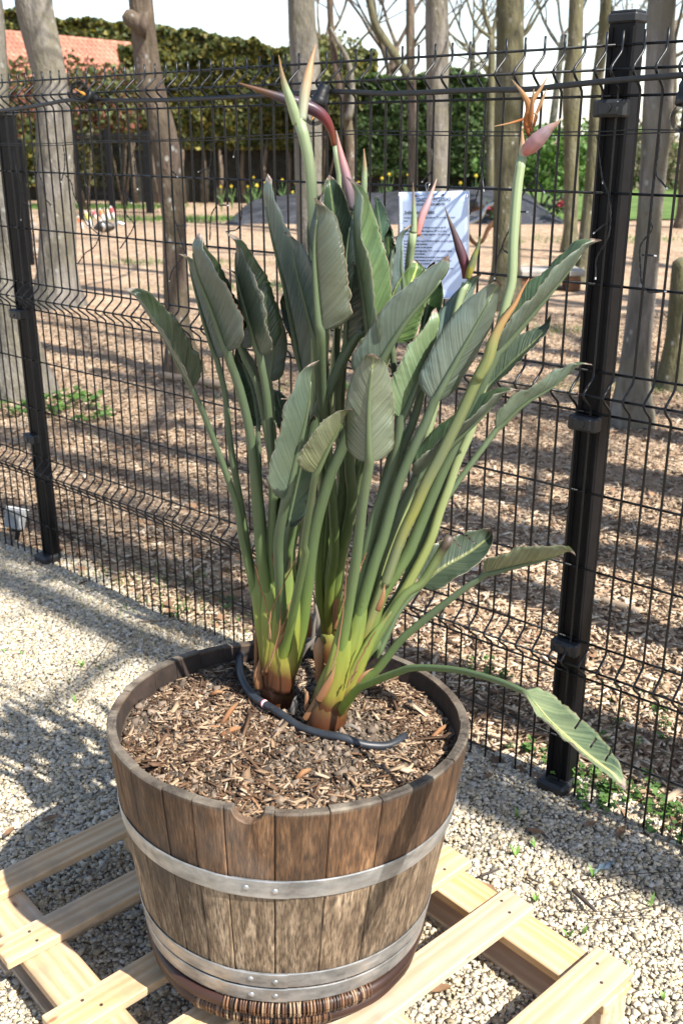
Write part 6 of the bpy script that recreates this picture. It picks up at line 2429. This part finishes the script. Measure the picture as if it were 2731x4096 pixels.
def weed(px, py, r, n, size, label, h=.03, cols=((.075, .15, .03), (.10, .19, .045), (.055, .11, .025)), back=False):
    p = at_z(px, py)
    root = empty("weed", (p.x, p.y, 0))
    tag(root, label, "weed", "weeds along the fence")
    ns = max(4, n // 9)
    mb = MB()
    pos, rots = [], []
    for k in range(ns):
        a = random.uniform(0, 2 * math.pi)
        q = r * random.random() ** .5
        x, y = p.x + q * math.cos(a), p.y + q * math.sin(a)
        hh = h * random.uniform(.5, 1.3)
        tx, ty = x + random.uniform(-.02, .02), y + random.uniform(-.02, .02)
        mb.tube([Vector((x, y, -.01)), Vector((tx, ty, hh))], [.0012, .0007], 4)
        for j in range(9):
            f = random.uniform(.35, 1.05)
            pos.append((x + (tx - x) * f + random.uniform(-1, 1) * size * .8, y + (ty - y) * f + random.uniform(-1, 1) * size * .8, hh * f + random.uniform(0, .006)))
    mb.build("stalks", M['stalk_g'], root)["kind"] = "stuff"
    n = len(pos)
    cc = np.array(cols)[RNG.integers(0, len(cols), n)] * RNG.uniform(.7, 1.35, n)[:, None]
    scatter("leaves", LEAF, np.array(pos), rot_yaw_tilt(n, .45), np.repeat((RNG.uniform(.7, 1.3, n) * size)[:, None], 3, 1), cc, M['foliage'], root)


for px, py, r, n, s, h, lb in ((2330, 3210, .10, 130, .018, .05, "low leafy weed patch just right of the near post foot"), (2440, 3170, .09, 90, .016, .04, "weed patch behind the drooping leaf tip"), (2540, 3220, .10, 110, .017, .045, "weed patch a step right of the drooping leaf tip"),
                              (2690, 3300, .08, 100, .018, .05, "weed patch at the fence foot by the image edge"), (2160, 3030, .07, 60, .015, .035, "small weed patch left of the near post"), (2080, 2990, .05, 36, .015, .03, "sparse weeds left of the near post foot"),
                              (1960, 2690, .10, 70, .018, .035, "weed patch behind the arching stalk"), (2420, 2980, .10, 70, .015, .03, "weeds beyond the fence above the drooping leaf"), (2600, 2900, .12, 60, .016, .03, "scattered weeds beyond the near fence panel"),
                              (260, 1640, .22, 160, .05, .10, "leafy green weed clump behind the slim post"), (370, 1680, .12, 60, .045, .07, "smaller weed clump right of the slim post"), (30, 1650, .2, 80, .045, .06, "weed clump left of the slim post"),
                              (1390, 1560, .15, 50, .03, .05, "weed behind the central leaves"), (880, 2430, .05, 30, .015, .025, "tiny weed just inside the fence left of the stalks"), (720, 2460, .05, 30, .014, .025, "tiny weed by the dry grass tuft")):
    weed(px, py, r, n, s, lb, h)

# sprouts in the gravel
for k, (px, py, lb) in enumerate(((2070, 3275, "green sprout in the gravel just below the near post"), (2135, 3390, "green sprout in the sunlit gravel right of the barrel"), (2062, 3425, "short green sprout close to the barrel in the gravel"), (2370, 3510, "grassy sprout beside the blue plastic scrap"),
                                  (2600, 3625, "leafy sprout among the dark twigs"), (2270, 3750, "green sprout right of the pallet stringer"), (2330, 3740, "smaller sprout beside the pallet's far corner"), (2650, 4000, "green sprout low at the image corner"), (2530, 3880, "tiny sprout right of the pallet's last plank"),
                                  (2140, 3610, "sprout at the end of the middle plank"), (20, 2612, "green sprout in the gravel at the image edge"), (280, 2725, "sprout in the dappled gravel left of the barrel"), (330, 2670, "upper sprout in the dappled gravel"), (400, 2680, "sprout nearest the barrel in the dappled gravel"), (90, 2620, "small sprout in the sunny gravel"), (305, 2810, "lowest sprout in the dappled gravel"))):
    p = at_z(px, py, .008)
    mb = MB()
    for j in range(random.randint(2, 4)):
        a = random.uniform(0, 6.28)
        d = Vector((math.cos(a), math.sin(a), 0))
        e = Vector((-d.y, d.x, 0))
        hh = random.uniform(.014, .032)
        mb.add([p - e * .0018, p + e * .0018, p + d * hh * .3 + e * .0042 + Vector((0, 0, hh * .6)), p + d * hh * .7 + Vector((0, 0, hh)), p + d * hh * .3 - e * .0042 + Vector((0, 0, hh * .6))], [(0, 1, 2, 4), (4, 2, 3)])
    tag(mb.build("sprout", M['stalk_y'] if 'stalk_y' in M else M.setdefault('stalk_y', plain("sprout_green", (.14, .26, .05), .5)), None), lb, "sprout", "green sprouts in the gravel")

M['twig'] = plain("dark_twig", (.055, .042, .035), .8)
tw_ = [([(2290, 3560), (2380, 3650)], .006, "thick dark stick on the gravel right of the pallet"), ([(2330, 3520), (2520, 3500), (2731, 3490)], .0014, "long thin twig reaching in over the gravel, upper"), ([(2240, 3640), (2500, 3650), (2731, 3600)], .0012, "long thin twig curving across the gravel, middle"),
       ([(2400, 3600), (2560, 3560), (2740, 3560)], .0012, "thin twig beside the leafy sprout"), ([(2350, 3690), (2550, 3670), (2740, 3680)], .0011, "lowest thin twig on the gravel by the image edge"), ([(1920, 3510), (1995, 3480)], .003, "short brown twig close right of the barrel"),
       ([(2110, 3520), (2160, 3540)], .003, "short brown bark scrap on the sunlit gravel"), ([(350, 2680), (420, 2600), (440, 2560)], .002, "thin twig in the dappled gravel left of the barrel"), ([(2150, 3060), (2060, 3010)], .0016, "thin twig leaning at the near post foot")]
for pts, r, lb in tw_:
    q = smooth_path([at_z(x, y, .014 + r) + Vector((0, 0, random.uniform(0, .008))) for x, y in pts], 12)
    tag(MB().tube(q, lerp_list([r, r * .9, r * .6], 12), 6).build("twig", M['twig'], None, True), lb, "twig", "twigs on the gravel")
# sticks in the wood
M['stick'] = plain("pale_stick", (.34, .25, .17), .85, 0, 20, .3)
for pts, r, lb in (([(2130, 2340), (2250, 2385)], .016, "pale branch lying behind the near post, left end"), ([(2400, 2400), (2560, 2450)], .018, "pale branch lying right of the near post"), ([(2500, 3280), (2620, 3230)], .009, "pale stick at the fence foot right of the post"), ([(2640, 3215), (2735, 3150)], .010, "pale stick slanting at the image edge"),
                   ([(2660, 3300), (2705, 3290)], .008, "short pale wood piece by the fence foot"), ([(190, 2090), (330, 2130)], .012, "brown branch right of the garden spotlight"), ([(420, 2120), (540, 2125)], .008, "thin pale stick inside the far fence"), ([(640, 1500), (900, 1540)], .03, "brown fallen branch behind the left leaves"), ([(1760, 2660), (1900, 2700)], .007, "pale stick behind the arching stalk")):
    q = smooth_path([at_z(x, y, r * .8) for x, y in pts], 8)
    tag(MB().tube(q, [r * random.uniform(.85, 1.1) for _ in q], 7).build("stick", M['stick'], None, True), lb, "stick", "sticks lying in the wood")
# brown leaves on the gravel
M['dleaf'] = plain("dead_leaf", (.20, .115, .06), .8, 0, 40, .4)
for k, (px, py, lb) in enumerate(((1950, 3110, "curled brown dead leaf by the barrel under the fence"), (2360, 3300, "brown dead leaf on the shaded gravel below the post"), (2480, 3330, "brown dead leaf right of the post foot"), (1960, 3560, "small brown dead leaf right of the hoop"), (2140, 3330, "rusty dead leaf on the gravel below the post"), (1760, 3960, "dead leaf on the gravel inside the pallet"), (40, 3330, "brown dead leaf on the gravel at the image edge"), (200, 3280, "dead leaf on the gravel above the pallet"))):
    p = at_z(px, py, .018)
    a = random.uniform(0, 6.28)
    d, e = Vector((math.cos(a), math.sin(a), .15)), Vector((-math.sin(a), math.cos(a), .1))
    V = []
    for t, w in ((-1, 0.05), (-.5, .7), (0, 1), (.5, .7), (1, .05)):
        for s in (-1, 0, 1):
            V.append(p + d * t * .026 + e * s * w * .010 + Vector((0, 0, .007 * abs(s) * w + .004 * t * t)))
    tag(mesh_obj("dead_leaf", V, [(i * 3 + j, i * 3 + j + 1, i * 3 + j + 4, i * 3 + j + 3) for i in range(4) for j in range(2)], M['dleaf'], smooth=True), lb, "dead leaf", "dead leaves on the gravel")
# scrap of plastic
p = at_z(2415, 3465, .02)
m = Mat("blue_plastic", .3, .5)
m.color(m.ramp(m.noise(30, 3), [(.4, (.22, .30, .34)), (.65, (.42, .50, .52))]))
V = [p + Vector((x * .022, y * .014, .006 * math.sin(x * 3 + y * 4))) + Vector((y * .01, x * .012, 0)) for y in (-1, -.3, .4, 1) for x in (-1, -.3, .3, 1)]
tag(mesh_obj("plastic_scrap", V, [(j * 4 + i, j * 4 + i + 1, j * 4 + i + 5, j * 4 + i + 4) for j in range(3) for i in range(3)], m.m, smooth=True), "crumpled pale blue plastic scrap on the gravel", "plastic scrap")
# dry grass tuft at the fence foot
n = 260
p = at_fence(720, 2540, .10)
pos = np.stack([p.x + RNG.normal(0, .10, n), p.y + RNG.normal(0, .06, n), np.full(n, .004)], 1)
tag(scatter("dry_grass", BLADE, pos, rot_yaw_tilt(n, .9), np.stack([np.full(n, .0035), RNG.uniform(.03, .07, n), RNG.uniform(.02, .06, n)], 1), np.array([[.36, .28, .18]]) * RNG.uniform(.5, 1.2, n)[:, None], M['chip']), "dry straw tuft at the fence foot left of the barrel", "dry grass", kind="stuff")
